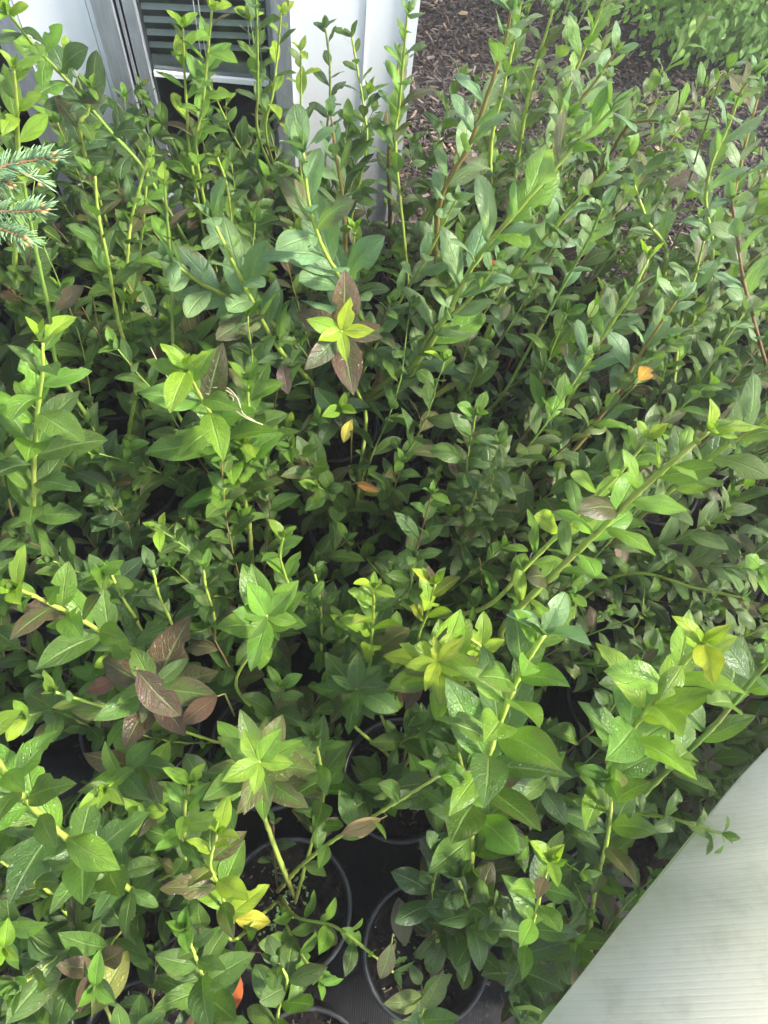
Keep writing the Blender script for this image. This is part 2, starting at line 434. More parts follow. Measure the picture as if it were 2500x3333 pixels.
PAL = {
 'mid':    [(0.066, 0.134, 0.018), (0.083, 0.161, 0.021), (0.055, 0.115, 0.020), (0.096, 0.179, 0.025)],
 'deep':   [(0.038, 0.085, 0.024), (0.045, 0.097, 0.021), (0.045, 0.086, 0.031)],
 'fresh':  [(0.117, 0.243, 0.018), (0.144, 0.286, 0.022), (0.100, 0.207, 0.018)],
 'lime':   [(0.222, 0.366, 0.022), (0.278, 0.416, 0.023), (0.189, 0.326, 0.022)],
 'yellow': [(0.420, 0.500, 0.024), (0.330, 0.460, 0.022), (0.250, 0.400, 0.022)],
 'grey':   [(0.117, 0.179, 0.050), (0.138, 0.207, 0.056), (0.096, 0.152, 0.043)],
 'pale':   [(0.173, 0.288, 0.119), (0.197, 0.312, 0.133), (0.149, 0.260, 0.112)],
 'purple': [(0.072, 0.064, 0.022), (0.094, 0.050, 0.023)],
}
STEMC = {'lime': (.30, .40, .065), 'green': (.17, .28, .05), 'red': (.25, .19, .055), 'brown': (.14, .075, .045)}

# ------------------------------------------------------------------ plants
class Plant: pass
POT_R, POT_H = .112, .215
A_ = Vector((.255, -.067)); B_ = Vector((-.030, .275)); P0 = Vector((-.07, -.14))
M_POT = None
k = N('black_nursery_pot'); pos = k.n('TexCoord').outputs['Object']
n = k.noise(pos, 30, 5, .65); n2 = k.noise(pos, 6, 3)
c = k.mix(k.maprange(n, .45, .75), rgb(.012, .013, .015), rgb(.045, .048, .052))
M_POT = k.done(k.pbsdf(c, k.maprange(n2, .3, .7, .32, .6), .5, normal=k.bump(n, .12, .001)))
k = N('potting_soil'); pos = k.n('TexCoord').outputs['Object']
n = k.noise(pos, 45, 8, .75); n3 = k.n('TexVoronoi', None, Vector=pos, Scale=90.0).outputs['Distance']
c = k.mix(k.maprange(n, .4, .68), rgb(.005, .0045, .004), rgb(.024, .019, .016))
M_SOIL = k.done(k.pbsdf(c, .95, .15, normal=k.bump(k.math('ADD', n, n3), .8, .006)))
prof = [(POT_R*.80, .0), (POT_R*.965, POT_H - .022), (POT_R*.97, POT_H - .020), (POT_R*1.03, POT_H - .020), (POT_R*1.045, POT_H - .016), (POT_R*1.045, POT_H - .003),
        (POT_R*1.03, POT_H), (POT_R*.985, POT_H), (POT_R*.965, POT_H - .004), (POT_R*.95, POT_H - .035), (POT_R*.80, .004)]
POT_ME = MB().lathe(prof, 40).mesh('pot', M_POT)
def soil_mesh(seed):
    r = random.Random(seed); s = MB(); R_ = POT_R*.955; nr, na = 7, 28
    s.v.append((0, 0, POT_H - .024))
    for i in range(1, nr+1):
        for a in range(na):
            rr = R_*i/nr; s.v.append((rr*math.cos(2*math.pi*a/na), rr*math.sin(2*math.pi*a/na), POT_H - .032 + r.uniform(-.004, .004)*(i < nr)))
    for a in range(na): s.f.append((0, 1+a, 1+(a+1)%na))
    for i in range(nr-1):
        for a in range(na):
            b = 1 + i*na; s.f.append((b+a, b+na+a, b+na+(a+1)%na, b+(a+1)%na))
    return s.mesh('soil', M_SOIL)
SOILS = [soil_mesh(i) for i in range(3)]
M_SPROUT = simple('sprout', (.10, .20, .05), (.16, .30, .09), 40, .5, .4, .1, .001)
k = N('litter'); ri = k.n('NewGeometry').outputs['Random Per Island']
c = k.ramp(ri, [(0, rgb(.03, .02, .015)), (.6, rgb(.09, .06, .04)), (.86, rgb(.16, .11, .07)), (.93, rgb(.5, .5, .46)), (1, rgb(.6, .6, .55))])
M_LITTER = k.done(k.pbsdf(c, .8, .3))

plants = []
def add_plant(x, y, key):
    p = Plant(); p.loc = Vector((x, y, .004)); p.key = key; p.nleaf = 0
    e = bpy.data.objects.new('blueberry_plant', None); e.location = p.loc; e.empty_display_size = .05; link(e); p.e = e
    o = bpy.data.objects.new('pot', POT_ME); link(o, e); o.rotation_euler = (U(-.03, .03), U(-.03, .03), U(0, 6)); p.pot = o
    s = bpy.data.objects.new('soil', rnd.choice(SOILS)); link(s, o)
    plants.append(p); return p
def sprouts(p, n, nl):
    mb = MB()
    cl = [(U(-.06, .06), U(-.06, .06)) for _ in range(5)]
    for i in range(n):
        cxy = rnd.choice(cl); x, y = cxy[0] + rnd.gauss(0, .013), cxy[1] + rnd.gauss(0, .013)
        if x*x + y*y > .0095: continue
        for s_ in (-1, 1):
            b = len(mb.v); r = U(.0012, .0026); a = U(0, 6.28); ox_, oy_ = x + math.cos(a)*r*s_, y + math.sin(a)*r*s_
            z = POT_H - .024 + U(0, .004)
            for q in range(6): mb.v.append((ox_ + r*math.cos(q*1.047), oy_ + r*math.sin(q*1.047), z + U(0, .0006)))
            mb.f.append(tuple(b+q for q in range(6)))
    tag(mb.build('sprouts', M_SPROUT, p.pot), kind='stuff')
    mb = MB()
    for i in range(nl):
        a, rr = U(0, 6.28), .1*math.sqrt(U(0, 1)); x, y = rr*math.cos(a), rr*math.sin(a)
        L = U(.002, .018); W = min(L, U(.0015, .004)); M = Euler((U(-.3, .3), U(-.3, .3), U(0, 6.28))).to_matrix(); b = len(mb.v)
        for q in ((-1,-1,0),(1,-.6,0),(.9,1,0),(-1,.7,0),(0,0,.6)):
            v = M @ Vector((q[0]*L/2, q[1]*W/2, q[2]*W)); mb.v.append((x+v.x, y+v.y, POT_H - .026 + v.z))
        mb.f += [(b,b+1,b+4),(b+1,b+2,b+4),(b+2,b+3,b+4),(b+3,b,b+4)]
    tag(mb.build('soil_litter', M_LITTER, p.pot, False), kind='stuff')

def spline(pts, n):
    pts = [Vector(q) for q in pts]
    P = [pts[0]*2 - pts[1]] + pts + [pts[-1]*2 - pts[-2]]
    out = []
    segs = len(pts) - 1
    for i in range(n + 1):
        t = i/n*segs; s_ = min(int(t), segs-1); t -= s_
        a, b, c_, d = P[s_], P[s_+1], P[s_+2], P[s_+3]
        out.append(.5*((2*b) + (c_-a)*t + (2*a-5*b+4*c_-d)*t*t + (3*b-a-3*c_+d)*t**3))
    return out
def resample(pts, step):
    L = [0]
    for a, b in zip(pts, pts[1:]): L.append(L[-1] + (b-a).length)
    return L
def add_leaf(p, parent, at, ax, nrm, L, me, col, age):
    ax = ax.normalized(); zv = (nrm - ax*nrm.dot(ax))
    if zv.length < 1e-3: zv = ax.orthogonal()
    zv.normalize(); yv = zv.cross(ax)
    M = Matrix((ax*L, yv*L, zv*L)).transposed().to_4x4(); M.translation = at
    o = bpy.data.objects.new('leaf', me); o.matrix_basis = M
    j = U(.86, 1.14); h = U(-.10, .10)
    o.color = (min(1, col[0]*j*(1+h)), min(1, col[1]*j), col[2]*j*(1-h), age)
    C.objects.link(o); o.parent = parent; p.nleaf += 1
    return o
def pick(pal, t):
    """palette entry: (base mix, tip mix)"""
    return rnd.choice(PAL[pal])
def grow(p, pts, style, name='stem', r0=.0030, hi=False, leaf=.062, inter=.021, start=.35, pal=('mid', 'fresh'), tip='fresh', shape='pointed',
         stemc='lime', woody=.25, agep=.06, ang=(.75, 1.15), tipage=None, ntip=5, topen=None, drop=.06, pal_low=None, side=None, rtip=.0013):
    """stem along pts (world), leaves in a spiral; each leaf a sub-part of the stem"""
    path = spline(pts, 64 if hi else 22)
    r0 *= 1.12 if hi else 1.1; rtip *= 1.5 if hi else 1.1
    for q in path[3:-1:3 if hi else 1]: q += Vector((U(-1, 1), U(-1, 1), 0))*(.0006 if hi else .0011)
    L = resample(path, 0); T = L[-1]
    n = len(path); rad = [r0*(1-i/(n-1)) + rtip*(i/(n-1)) for i in range(n)]
    if hi:
        for i in range(4, n - 4, 3): rad[i] *= U(1.08, 1.32) if rnd.random() < .7 else 1
    mb = MB(); nsd = 8 if hi else 6
    local = [q - p.loc for q in path]; mb.tube(local, rad, nsd)
    # leaf scars: small collars at some nodes
    me = mb.mesh(name, M_STEM)
    at_ = me.attributes.new('along', 'FLOAT', 'POINT')
    at_.data.foreach_set('value', [L[i//nsd]/T for i in range(n*nsd)])
    so = bpy.data.objects.new(name, me); link(so, p.e); sc_ = STEMC[stemc]; j = U(.85, 1.15)
    so.color = (sc_[0]*j, sc_[1]*j, sc_[2]*j, woody)
    meshes = HI if hi else SETS
    s = T*start; phi = U(0, 6.28)
    def point(s):
        i = 0
        while i < n-2 and L[i+1] < s: i += 1
        f_ = (s - L[i])/max(1e-6, L[i+1]-L[i]); q = local[i].lerp(local[i+1], min(1, f_)); t = (local[i+1]-local[i]).normalized()
        return q, t
    lad = Vector((0, 0, 1))
    while s < T - .004:
        fr_ = s/T; q, t = point(s)
        if rnd.random() > drop:
            u = t.orthogonal().normalized(); w = t.cross(u)
            rad_dir = (u*math.cos(phi) + w*math.sin(phi))
            # shoots that lie over carry their leaves on the lit side
            if t.z < .75: rad_dir = (rad_dir + Vector((0, 0, .55*(1 - t.z)))).normalized()
            a = U(*ang) * (1.0 - .25*fr_)
            ax = t*math.cos(a) + rad_dir*math.sin(a) + Vector((U(-.15, .15), U(-.15, .15), U(-.12, .12)))
            nrm = (t*math.sin(a) - rad_dir*math.cos(a))*.75 + lad*.45 + Vector((U(-.3, .3), U(-.3, .3), 0))
            x = max(0.0, (fr_ - start)/(1 - start))
            prof_ = .72 + .38*math.sin(math.pi*min(1, x*1.15))
            if x > .8: prof_ *= 1 - (x-.8)*1.6
            ll = leaf*prof_*U(.82, 1.15)
            pn = pal[0] if rnd.random() > x**1.5*.9 else pal[1]
            age = max(0, rnd.gauss(.10, .08)); 
            if rnd.random() < agep: age = U(.3, .68); 
            if rnd.random() < .035: pn = 'purple'
            col = rnd.choice(PAL[pn])
            sh = shape if rnd.random() > .12 else rnd.choice(('pointed', 'round', 'curled'))
            add_leaf(p, so, q + rad_dir*rad[0]*.5, ax, nrm, ll, rnd.choice(meshes[sh]), col, age)
        phi += 2.4 + U(-.25, .25); s += inter*U(.75, 1.25)*(1 - .35*max(0, (fr_-.6)))
    q, t = point(T - .001)
    u = t.orthogonal().normalized(); w = t.cross(u)
    for i in range(ntip):
        a = (.25 + .75*i/ntip if topen is None else topen + .25*i/ntip) + U(-.22, .22); phi += 2.0 if topen is None else 6.283/min(5, ntip) + (.6 if i == 4 else 0) + U(-.35, .35)
        rd = u*math.cos(phi) + w*math.sin(phi)
        ax = t*math.cos(a) + rd*math.sin(a); nrm = t*math.sin(a) - rd*math.cos(a)
        ta = (tipage if tipage is not None else 0)
        add_leaf(p, so, q, ax, nrm, leaf*((.34 + .42*i/ntip) if topen is None else (.66 if i < 5 else .9))*U(.7, 1.12), rnd.choice(meshes['small' if i < 3 else shape]), rnd.choice(PAL[tip]), ta if i > 1 else 0)
    return so, local, L

# pot lattice
def project(v):
    w = Vector(v) - CAM; q = X*w.x + Y*w.y + Z*w.z
    return PW/2 + LENS_PX*q.x/q.z, PH/2 + LENS_PX*q.y/q.z
def in_view(v, mgn=330):
    a, b = project(v); return -mgn < a < PW + mgn and -mgn < b < PH + mgn
def pot_xy(k_, j_): q = P0 + A_*k_ + B_*j_; return q
sheet_line = [at_z(1770, 3333, .35), at_z(2500, 2440, .35)]
for j_ in range(-1, 8):
    for k_ in range(-6, 10):
        q = pot_xy(k_, j_)
        x, y = q.x + U(-.012, .012), q.y + U(-.012, .012)
        if y > (1.64 if x < .45 else (1.72 if x < .95 else 1.40)) or y < -.62 or x < -1.45 or x > 1.95: continue
        if x > .62 + max(0, (y + .15))*2.2 and y < .2: continue        # under the ribbed sheet
        if j_ == -1 and k_ > 0: continue
        if x > 1.3 and y > 1.44: continue
        if not in_view((x, y, .2)) and not in_view((x, y, .6)): continue
        add_plant(x, y, (k_, j_))
by = {p.key: p for p in plants}
def nearest(v):
    return min(plants, key=lambda p: (p.loc.x - v.x)**2 + (p.loc.y - v.y)**2)

S_ = 1.507          # the shoot table is written in the 1659-wide view of the photograph
def hero(pts, pot=None, **kw):
    W = [at_z(x*S_, y*S_, z) for x, y, z in pts]
    b = W[0]
    if pot is None:
        guess = b - (W[1] - b).normalized()*max(0, (b.z - .2))*.6 if len(W) > 1 else b
        p = nearest(guess)
    else: p = by[pot]
    full = list(W)
    if b.z > .24:
        base = p.loc + Vector((U(-.02, .02), U(-.02, .02), POT_H - .035))
        mid_ = base.lerp(b, .45) + Vector((0, 0, .03))
        full = [base, mid_] + W
        T0 = (b - base).length; T1 = sum((c_-a).length for a, c_ in zip(W, W[1:]))
        st = T0/(T0+T1)
        kw['start'] = st*kw.get('startm', .8) if 'start' not in kw else kw['start']
    kw.pop('startm', None)
    kw.setdefault('hi', True)
    return grow(p, full, None, **kw)
g1 = dict(pal=('pale', 'pale'), tip='pale', shape='round', leaf=.090, r0=.0054, inter=.022, ang=(.45, .80), woody=.05)
g2 = dict(pal=('mid', 'fresh'), tip='lime', shape='pointed', leaf=.084, r0=.0044, inter=.022, woody=.05)
HEROES = [
 # upper centre, grey-green with pale undersides
 ([(800,750,.55),(745,620,.72),(700,540,.82),(670,450,.92),(655,330,1.0)], dict(g1, leaf=.100, inter=.020, r0=.005, pal=('pale','pale'))),
 ([(650,800,.50),(600,750,.58),(545,650,.72),(500,560,.84),(458,470,.92)], dict(g1)),
 ([(590,700,.6),(520,655,.68),(440,615,.76),(370,565,.84)], dict(g1, ntip=4)),
 ([(900,780,.55),(960,690,.66),(1030,560,.80),(1130,440,.92),(1230,330,1.0),(1320,240,1.06)], dict(g1, leaf=.096, pal=('pale','fresh'), r0=.0062)),
 ([(1090,620,.62),(1190,500,.76),(1260,420,.86),(1310,370,.92)], dict(g1, leaf=.07)),
 ([(870,640,.55),(920,560,.66),(960,480,.74),(985,430,.8)], dict(g1, leaf=.06, r0=.003)),
 ([(880,820,.5),(930,720,.62),(1000,660,.7),(1050,600,.78),(1075,560,.84)], dict(g1, leaf=.066)),
 ([(1080,860,.45),(1150,740,.58),(1215,620,.7),(1270,520,.82),(1300,450,.9)], dict(g1, leaf=.055, start=.62, stemc='green', r0=.0036)),
 ([(1250,960,.5),(1330,850,.62),(1400,740,.74),(1460,650,.84)], dict(g1, leaf=.07, stemc='red', woody=.3)),
 ([(1180,960,.48),(1240,840,.6),(1300,730,.72),(1360,640,.82),(1400,560,.88)], dict(g1, leaf=.066, tip='yellow')),
 ([(950,440,.72),(1010,320,.84),(1055,200,.94),(1090,90,1.02),(1105,20,1.08)], dict(g1, leaf=.07, stemc='red', woody=.2, ntip=6)),
 # shoots in front of the window and wall
 ([(410,330,.62),(404,240,.70),(398,150,.78),(395,60,.86)], dict(g2, leaf=.062, pal=('fresh','lime'), tip='lime', r0=.0032)),
 ([(425,330,.62),(437,230,.72),(447,130,.82),(458,20,.92)], dict(g2, leaf=.064, pal=('fresh','fresh'), r0=.0034)),
 ([(560,300,.62),(557,200,.72),(556,90,.82),(552,-30,.92)], dict(g2, leaf=.05, start=.85, stemc='green', r0=.0036, ntip=2)),
 ([(575,290,.58),(590,200,.68),(600,110,.76),(607,30,.84)], dict(g2, leaf=.055, pal=('mid','lime'), r0=.0028)),
 ([(650,370,.6),(650,280,.68),(650,190,.76),(650,110,.84)], dict(g2, leaf=.055, pal=('grey','lime'), r0=.0028)),
 ([(705,300,.6),(712,230,.66),(712,140,.74),(703,60,.80)], dict(g2, leaf=.05, pal=('deep','deep'), tip='deep', shape='round', r0=.0026, stemc='green')),
 ([(790,330,.6),(785,230,.68),(772,150,.74),(760,80,.8)], dict(g2, leaf=.05, pal=('mid','mid'), tip='mid', shape='round', r0=.0026)),
 ([(855,330,.68),(862,230,.76),(872,120,.86),(880,30,.94)], dict(g1, leaf=.066, pal=('mid','fresh'), r0=.0034)),
 ([(840,330,.62),(850,260,.7),(858,180,.76),(862,120,.8)], dict(g1, leaf=.06, stemc='red', woody=.4, agep=.35)),
 ([(745,560,.55),(740,430,.68),(725,330,.78),(715,250,.85)], dict(g1, leaf=.06, stemc='red', woody=.2)),
 # top left
 ([(320,380,.66),(235,280,.78),(150,180,.90),(75,100,1.0),(20,30,1.08)], dict(g2, leaf=.07, pal=('deep','fresh'), tip='lime', shape='round', stemc='green', r0=.0038)),
 ([(40,380,.8),(38,300,.88),(36,230,.96),(30,150,1.02)], dict(g2, leaf=.066, pal=('mid','lime'), shape='round', tip='lime')),
 ([(175,300,.8),(190,240,.86),(195,190,.9)], dict(g2, leaf=.055, pal=('deep','mid'), tip='fresh', shape='round')),
 ([(275,560,.6),(285,470,.68),(300,410,.74),(320,340,.8)], dict(g2, leaf=.05, pal=('mid','mid'), stemc='lime', r0=.0028)),
 ([(128,800,.5),(108,680,.64),(84,570,.76),(62,460,.86),(50,380,.92)], dict(g2, leaf=.055, start=.82, stemc='green', r0=.0046)),
 ([(292,830,.48),(255,690,.62),(232,560,.76),(212,460,.84),(205,380,.90)], dict(g2, leaf=.055, start=.60, stemc='lime', r0=.0040, tip='fresh', pal=('mid','fresh'))),
 ([(378,880,.46),(373,720,.60),(370,600,.70),(362,480,.80),(355,400,.86)], dict(g2, leaf=.055, start=.64, stemc='green', r0=.0038)),
 ([(300,560,.5),(312,450,.66),(318,370,.74)], dict(g2, leaf=.05, pal=('mid','fresh'), r0=.003)),
 ([(505,560,.55),(500,480,.62),(490,400,.70),(470,340,.76)], dict(g2, leaf=.05, pal=('mid','lime'), r0=.0028)),
 # left middle, bright and close
 ([(535,1110,.42),(505,1010,.55),(475,930,.66),(435,860,.78),(405,800,.86)], dict(g2, leaf=.104, pal=('fresh','fresh'), tip='lime', inter=.018, r0=.0048, ntip=6)),
 ([(560,1060,.42),(540,970,.54),(537,890,.64),(535,820,.72)], dict(g2, leaf=.086, pal=('mid','fresh'), tip='fresh', inter=.020)),
 ([(70,1110,.52),(74,1000,.66),(80,900,.78),(92,800,.88),(92,740,.92)], dict(g2, leaf=.092, pal=('mid','fresh'), tip='lime', inter=.024, r0=.0046)),
 ([(300,1120,.3),(292,1060,.38),(290,1010,.44)], dict(g2, leaf=.045, pal=('fresh','fresh'), tip='yellow', tipage=.3, r0=.002)),
 # yellow star seen from its tip, purple leaves under it
 ([(790,900,.42),(765,830,.52),(742,730,.66),(738,716,.80)], dict(g2, topen=1.15, tipage=0, leaf=.090, pal=('purple','deep'), tip='yellow', agep=.8, start=.90, inter=.014, ang=(1.2,1.6), ntip=5)),
 # left lower
 ([(320,1430,.52),(250,1385,.62),(170,1335,.74),(100,1300,.82),(35,1270,.88)], dict(g2, leaf=.074, pal=('mid','fresh'), agep=.25, woody=.3, r0=.0042, inter=.018)),
 ([(330,1560,.45),(250,1535,.54),(170,1510,.60),(120,1495,.64)], dict(g2, leaf=.05, pal=('fresh','fresh'), agep=.5, r0=.0024)),
 ([(330,1560,.4),(335,1500,.54),(332,1482,.66)], dict(g2, topen=1.2, leaf=.09, pal=('purple','mid'), tip='mid', agep=.8, start=.8, inter=.012, ang=(1.1,1.5), ntip=4)),
 ([(322,1430,.42),(300,1350,.52),(270,1300,.58),(240,1240,.64)], dict(g2, leaf=.06, pal=('mid','fresh'), r0=.003)),
 ([(395,1430,.40),(372,1350,.50),(345,1290,.58),(330,1230,.64)], dict(g2, leaf=.06, pal=('deep','mid'), tip='mid', r0=.003)),
 ([(470,1390,.40),(462,1330,.50),(445,1270,.58),(440,1230,.62)], dict(g2, leaf=.055, pal=('deep','mid'), tip='fresh', r0=.0026)),
 ([(510,1480,.45),(540,1410,.54),(572,1345,.64),(576,1330,.74)], dict(g2, topen=1.1, leaf=.082, pal=('fresh','fresh'), tip='fresh', agep=.15, start=.7, ntip=7, r0=.003)),
 ([(280,1920,.42),(210,1860,.56),(120,1790,.70),(50,1720,.82),(0,1650,.92),(-30,1590,.98)], dict(g2, leaf=.078, pal=('mid','fresh'), tip='lime', r0=.0050, inter=.020)),
 ([(395,1870,.40),(398,1800,.52),(400,1740,.62),(410,1690,.68)], dict(g2, leaf=.060, pal=('mid','fresh'), tip='lime', ntip=6, r0=.0028)),
 ([(570,1760,.40),(565,1700,.52),(562,1655,.64),(560,1645,.76)], dict(g2, topen=1.1, leaf=.078, pal=('fresh','fresh'), tip='lime', tipage=.22, agep=.45, start=.6, inter=.012, ang=(1.1,1.4), ntip=5)),
 ([(500,2030,.34),(480,1930,.44),(455,1870,.54),(470,1800,.62)], dict(g2, leaf=.070, pal=('fresh','lime'), agep=.2, r0=.003)),
 ([(160,1980,.35),(110,1930,.42),(50,1890,.5),(0,1860,.55)], dict(g2, leaf=.062, pal=('mid','mid'), tip='mid', r0=.0028)),
 ([(200,2120,.3),(150,2080,.4),(90,2090,.45),(40,2130,.5)], dict(g2, leaf=.075, pal=('mid','grey'), tip='fresh', agep=.5, shape='round', r0=.003)),
 ([(450,2200,.3),(440,2120,.42),(420,2060,.5),(400,2010,.54)], dict(g2, leaf=.072, pal=('mid','mid'), tip='fresh', r0=.003, inter=.016)),
 # small shoots, lower centre
 ([(700,1420,.38),(695,1350,.48),(690,1290,.55),(680,1240,.6)], dict(g2, leaf=.05, pal=('mid','mid'), tip='mid', r0=.0024)),
 ([(630,1290,.42),(615,1240,.5),(605,1200,.56),(612,1160,.62)], dict(g2, leaf=.055, pal=('fresh','fresh'), tip='lime', r0=.0024)),
 ([(800,1480,.44),(802,1400,.54),(806,1330,.62),(808,1270,.70)], dict(g2, leaf=.064, pal=('mid','lime'), tip='lime', agep=.1, inter=.015, r0=.0028)),
 ([(900,1420,.46),(905,1370,.54),(925,1320,.62),(940,1260,.70)], dict(g2, leaf=.066, pal=('yellow','yellow'), tip='yellow', agep=.25, ang=(.5,.8), start=.8, r0=.0028)),
 ([(960,1520,.44),(955,1460,.52),(950,1438,.62),(946,1430,.70)], dict(g2, topen=1.0, leaf=.072, pal=('lime','yellow'), tip='yellow', tipage=.28, agep=.35, start=.7, inter=.008, ang=(1.0,1.4), ntip=8, r0=.003)),
 ([(1010,1480,.42),(1020,1440,.5),(1040,1400,.58),(1000,1370,.64)], dict(g2, leaf=.05, pal=('lime','yellow'), tip='yellow', tipage=.15, start=.7, inter=.012, r0=.0024)),
 ([(760,1560,.4),(767,1500,.48),(770,1488,.60)], dict(g2, topen=1.1, leaf=.075, pal=('mid','mid'), tip='mid', start=.6, inter=.012, ang=(1.0,1.4), ntip=7, r0=.003)),
 ([(690,1760,.38),(700,1700,.46),(690,1640,.54),(680,1590,.6)], dict(g2, leaf=.070, pal=('mid','fresh'), tip='mid', agep=.3, inter=.016, r0=.003)),
 # the bush of pale curled leaves right of centre
 ([(1050,1130,.48),(1058,1060,.58),(1070,1000,.68),(1078,960,.74)], dict(g1, leaf=.066, pal=('grey','grey'), tip='grey', shape='curled', inter=.011, r0=.003)),
 ([(1000,1180,.42),(1010,1120,.52),(1030,1060,.6)], dict(g1, leaf=.055, pal=('grey','mid'), shape='curled', inter=.012, r0=.0026)),
 # big diagonals on the right
 ([(1090,1350,.50),(1180,1255,.62),(1280,1160,.74),(1370,1070,.86),(1450,1000,.96),(1530,930,1.02)], dict(g2, leaf=.074, pal=('fresh','lime'), tip='lime', shape='round', r0=.0056, rtip=.002, inter=.024, agep=.08, start=.42)),
 ([(1050,1310,.46),(1150,1210,.56),(1250,1110,.68),(1330,1030,.78),(1400,950,.86)], dict(g2, leaf=.066, pal=('fresh','lime'), tip='yellow', shape='round', r0=.0050, inter=.024)),
 ([(1400,1100,.6),(1480,1030,.72),(1560,970,.82),(1660,900,.92),(1730,850,1.0)], dict(g1, leaf=.085, pal=('grey','grey'), r0=.0052)),
 ([(1260,1290,.42),(1330,1245,.50),(1400,1240,.56),(1500,1270,.62),(1600,1290,.68)], dict(g2, leaf=.060, pal=('mid','mid'), tip='mid', shape='curled', r0=.004)),
 ([(1012,1900,.36),(1020,1760,.52),(1045,1660,.66),(1090,1530,.82),(1130,1440,.92),(1175,1370,.98)], dict(g2, leaf=.104, pal=('mid','fresh'), tip='pale', r0=.0056, rtip=.002, inter=.019, agep=.04)),
 ([(1020,1700,.5),(1000,1660,.56),(985,1600,.62)], dict(g2, leaf=.085, pal=('mid','mid'), tip='mid', start=.75, inter=.012)),
 ([(1290,1720,.50),(1335,1620,.64),(1400,1530,.78),(1470,1440,.90),(1520,1390,.98)], dict(g2, leaf=.088, pal=('fresh','lime'), tip='yellow', tipage=.12, r0=.0048, inter=.024)),
 ([(1350,1740,.48),(1440,1665,.58),(1530,1580,.70),(1600,1500,.80),(1650,1440,.88),(1700,1390,.94)], dict(g2, leaf=.082, pal=('mid','mid'), tip='fresh', stemc='green', r0=.0054, inter=.030, start=.5)),
 ([(1275,2000,.30),(1290,1900,.42),(1310,1820,.52),(1320,1740,.60),(1315,1680,.66)], dict(g2, leaf=.068, pal=('mid','fresh'), tip='fresh', stemc='lime', r0=.0046, start=.5)),
 ([(1330,1750,.46),(1400,1760,.52),(1460,1770,.58),(1520,1790,.62),(1560,1800,.64)], dict(g2, leaf=.058, pal=('mid','grey'), tip='mid', shape='curled', r0=.0026)),
 ([(1120,2150,.28),(1130,2060,.42),(1155,1980,.54),(1175,1900,.64),(1190,1860,.70)], dict(g2, leaf=.066, pal=('deep','fresh'), tip='lime', r0=.0038, inter=.018)),
 ([(960,2000,.30),(935,1930,.40),(950,1850,.48)], dict(g2, leaf=.072, pal=('deep','deep'), tip='mid', shape='round', r0=.003, inter=.016)),
 ([(1000,2080,.30),(1030,2000,.40),(1010,1950,.46),(990,1900,.5)], dict(g2, leaf=.070, pal=('deep','deep'), tip='mid', shape='round', r0=.003, inter=.016)),
 # sparse plant in the open pot
 ([(600,1925,.21),(650,1870,.32),(720,1815,.44),(820,1755,.56),(950,1675,.70)], dict(g2, leaf=.060, pal=('mid','mid'), tip='fresh', start=.25, inter=.05, r0=.0036, woody=.02, agep=.1, ntip=2)),
 ([(605,1935,.21),(640,1980,.28),(720,2000,.34),(790,2050,.38),(850,2100,.40)], dict(g2, leaf=.052, pal=('fresh','mid'), tip='mid', start=.25, inter=.018, r0=.0026, woody=.02, ang=(1.0,1.4))),
 ([(603,1940,.21),(620,2000,.28),(650,2060,.34),(690,2120,.38)], dict(g2, leaf=.060, pal=('fresh','fresh'), tip='fresh', start=.30, inter=.018, r0=.0024, woody=.02, ang=(1.0,1.4))),
 ([(600,1920,.21),(592,1840,.30),(590,1780,.36)], dict(g2, leaf=.04, pal=('deep','mid'), tip='mid', start=.2, inter=.03, r0=.0018, stemc='brown')),
 ([(600,2200,.3),(620,2120,.38),(600,2080,.42)], dict(g2, leaf=.072, pal=('mid','grey'), tip='mid', shape='round', agep=.3, r0=.0026)),
 # right side back
 ([(1660,830,.55),(1630,700,.70),(1605,600,.80),(1590,500,.88),(1580,430,.94)], dict(g1, leaf=.06, stemc='brown', woody=.5, start=.6, r0=.004)),
 ([(1520,640,.60),(1540,540,.7),(1525,440,.78),(1535,360,.86),(1570,280,.92),(1600,200,1.0),(1630,160,1.04)], dict(g1, leaf=.064, r0=.0034)),
 ([(1560,500,.66),(1590,400,.76),(1610,310,.84),(1640,200,.92)], dict(g1, leaf=.062, stemc='red', agep=.3)),
 ([(1180,340,.72),(1230,250,.80),(1290,170,.88),(1330,110,.94)], dict(g1, leaf=.06, stemc='red', woody=.4)),
 ([(1350,280,.7),(1385,262,.74),(1430,260,.78)], dict(g1, leaf=.058, stemc='red', agep=.3, start=.7)),
 ([(1120,330,.66),(1135,240,.76),(1155,150,.84),(1180,70,.92),(1195,20,.96)], dict(g1, leaf=.06, pal=('grey','grey'))),
 ([(1190,330,.66),(1210,240,.76),(1245,150,.84),(1290,40,.94),(1310,-20,1.0)], dict(g1, leaf=.066, pal=('grey','fresh'))),
 ([(1060,320,.62),(1085,200,.74),(1110,90,.84),(1125,10,.9)], dict(g1, leaf=.055, pal=('mid','fresh'), start=.7)),
 ([(1470,700,.58),(1500,600,.68),(1520,520,.76)], dict(g1, leaf=.064, agep=.25)),
 ([(1440,560,.6),(1400,480,.68),(1370,400,.74)], dict(g1, leaf=.058)),
]
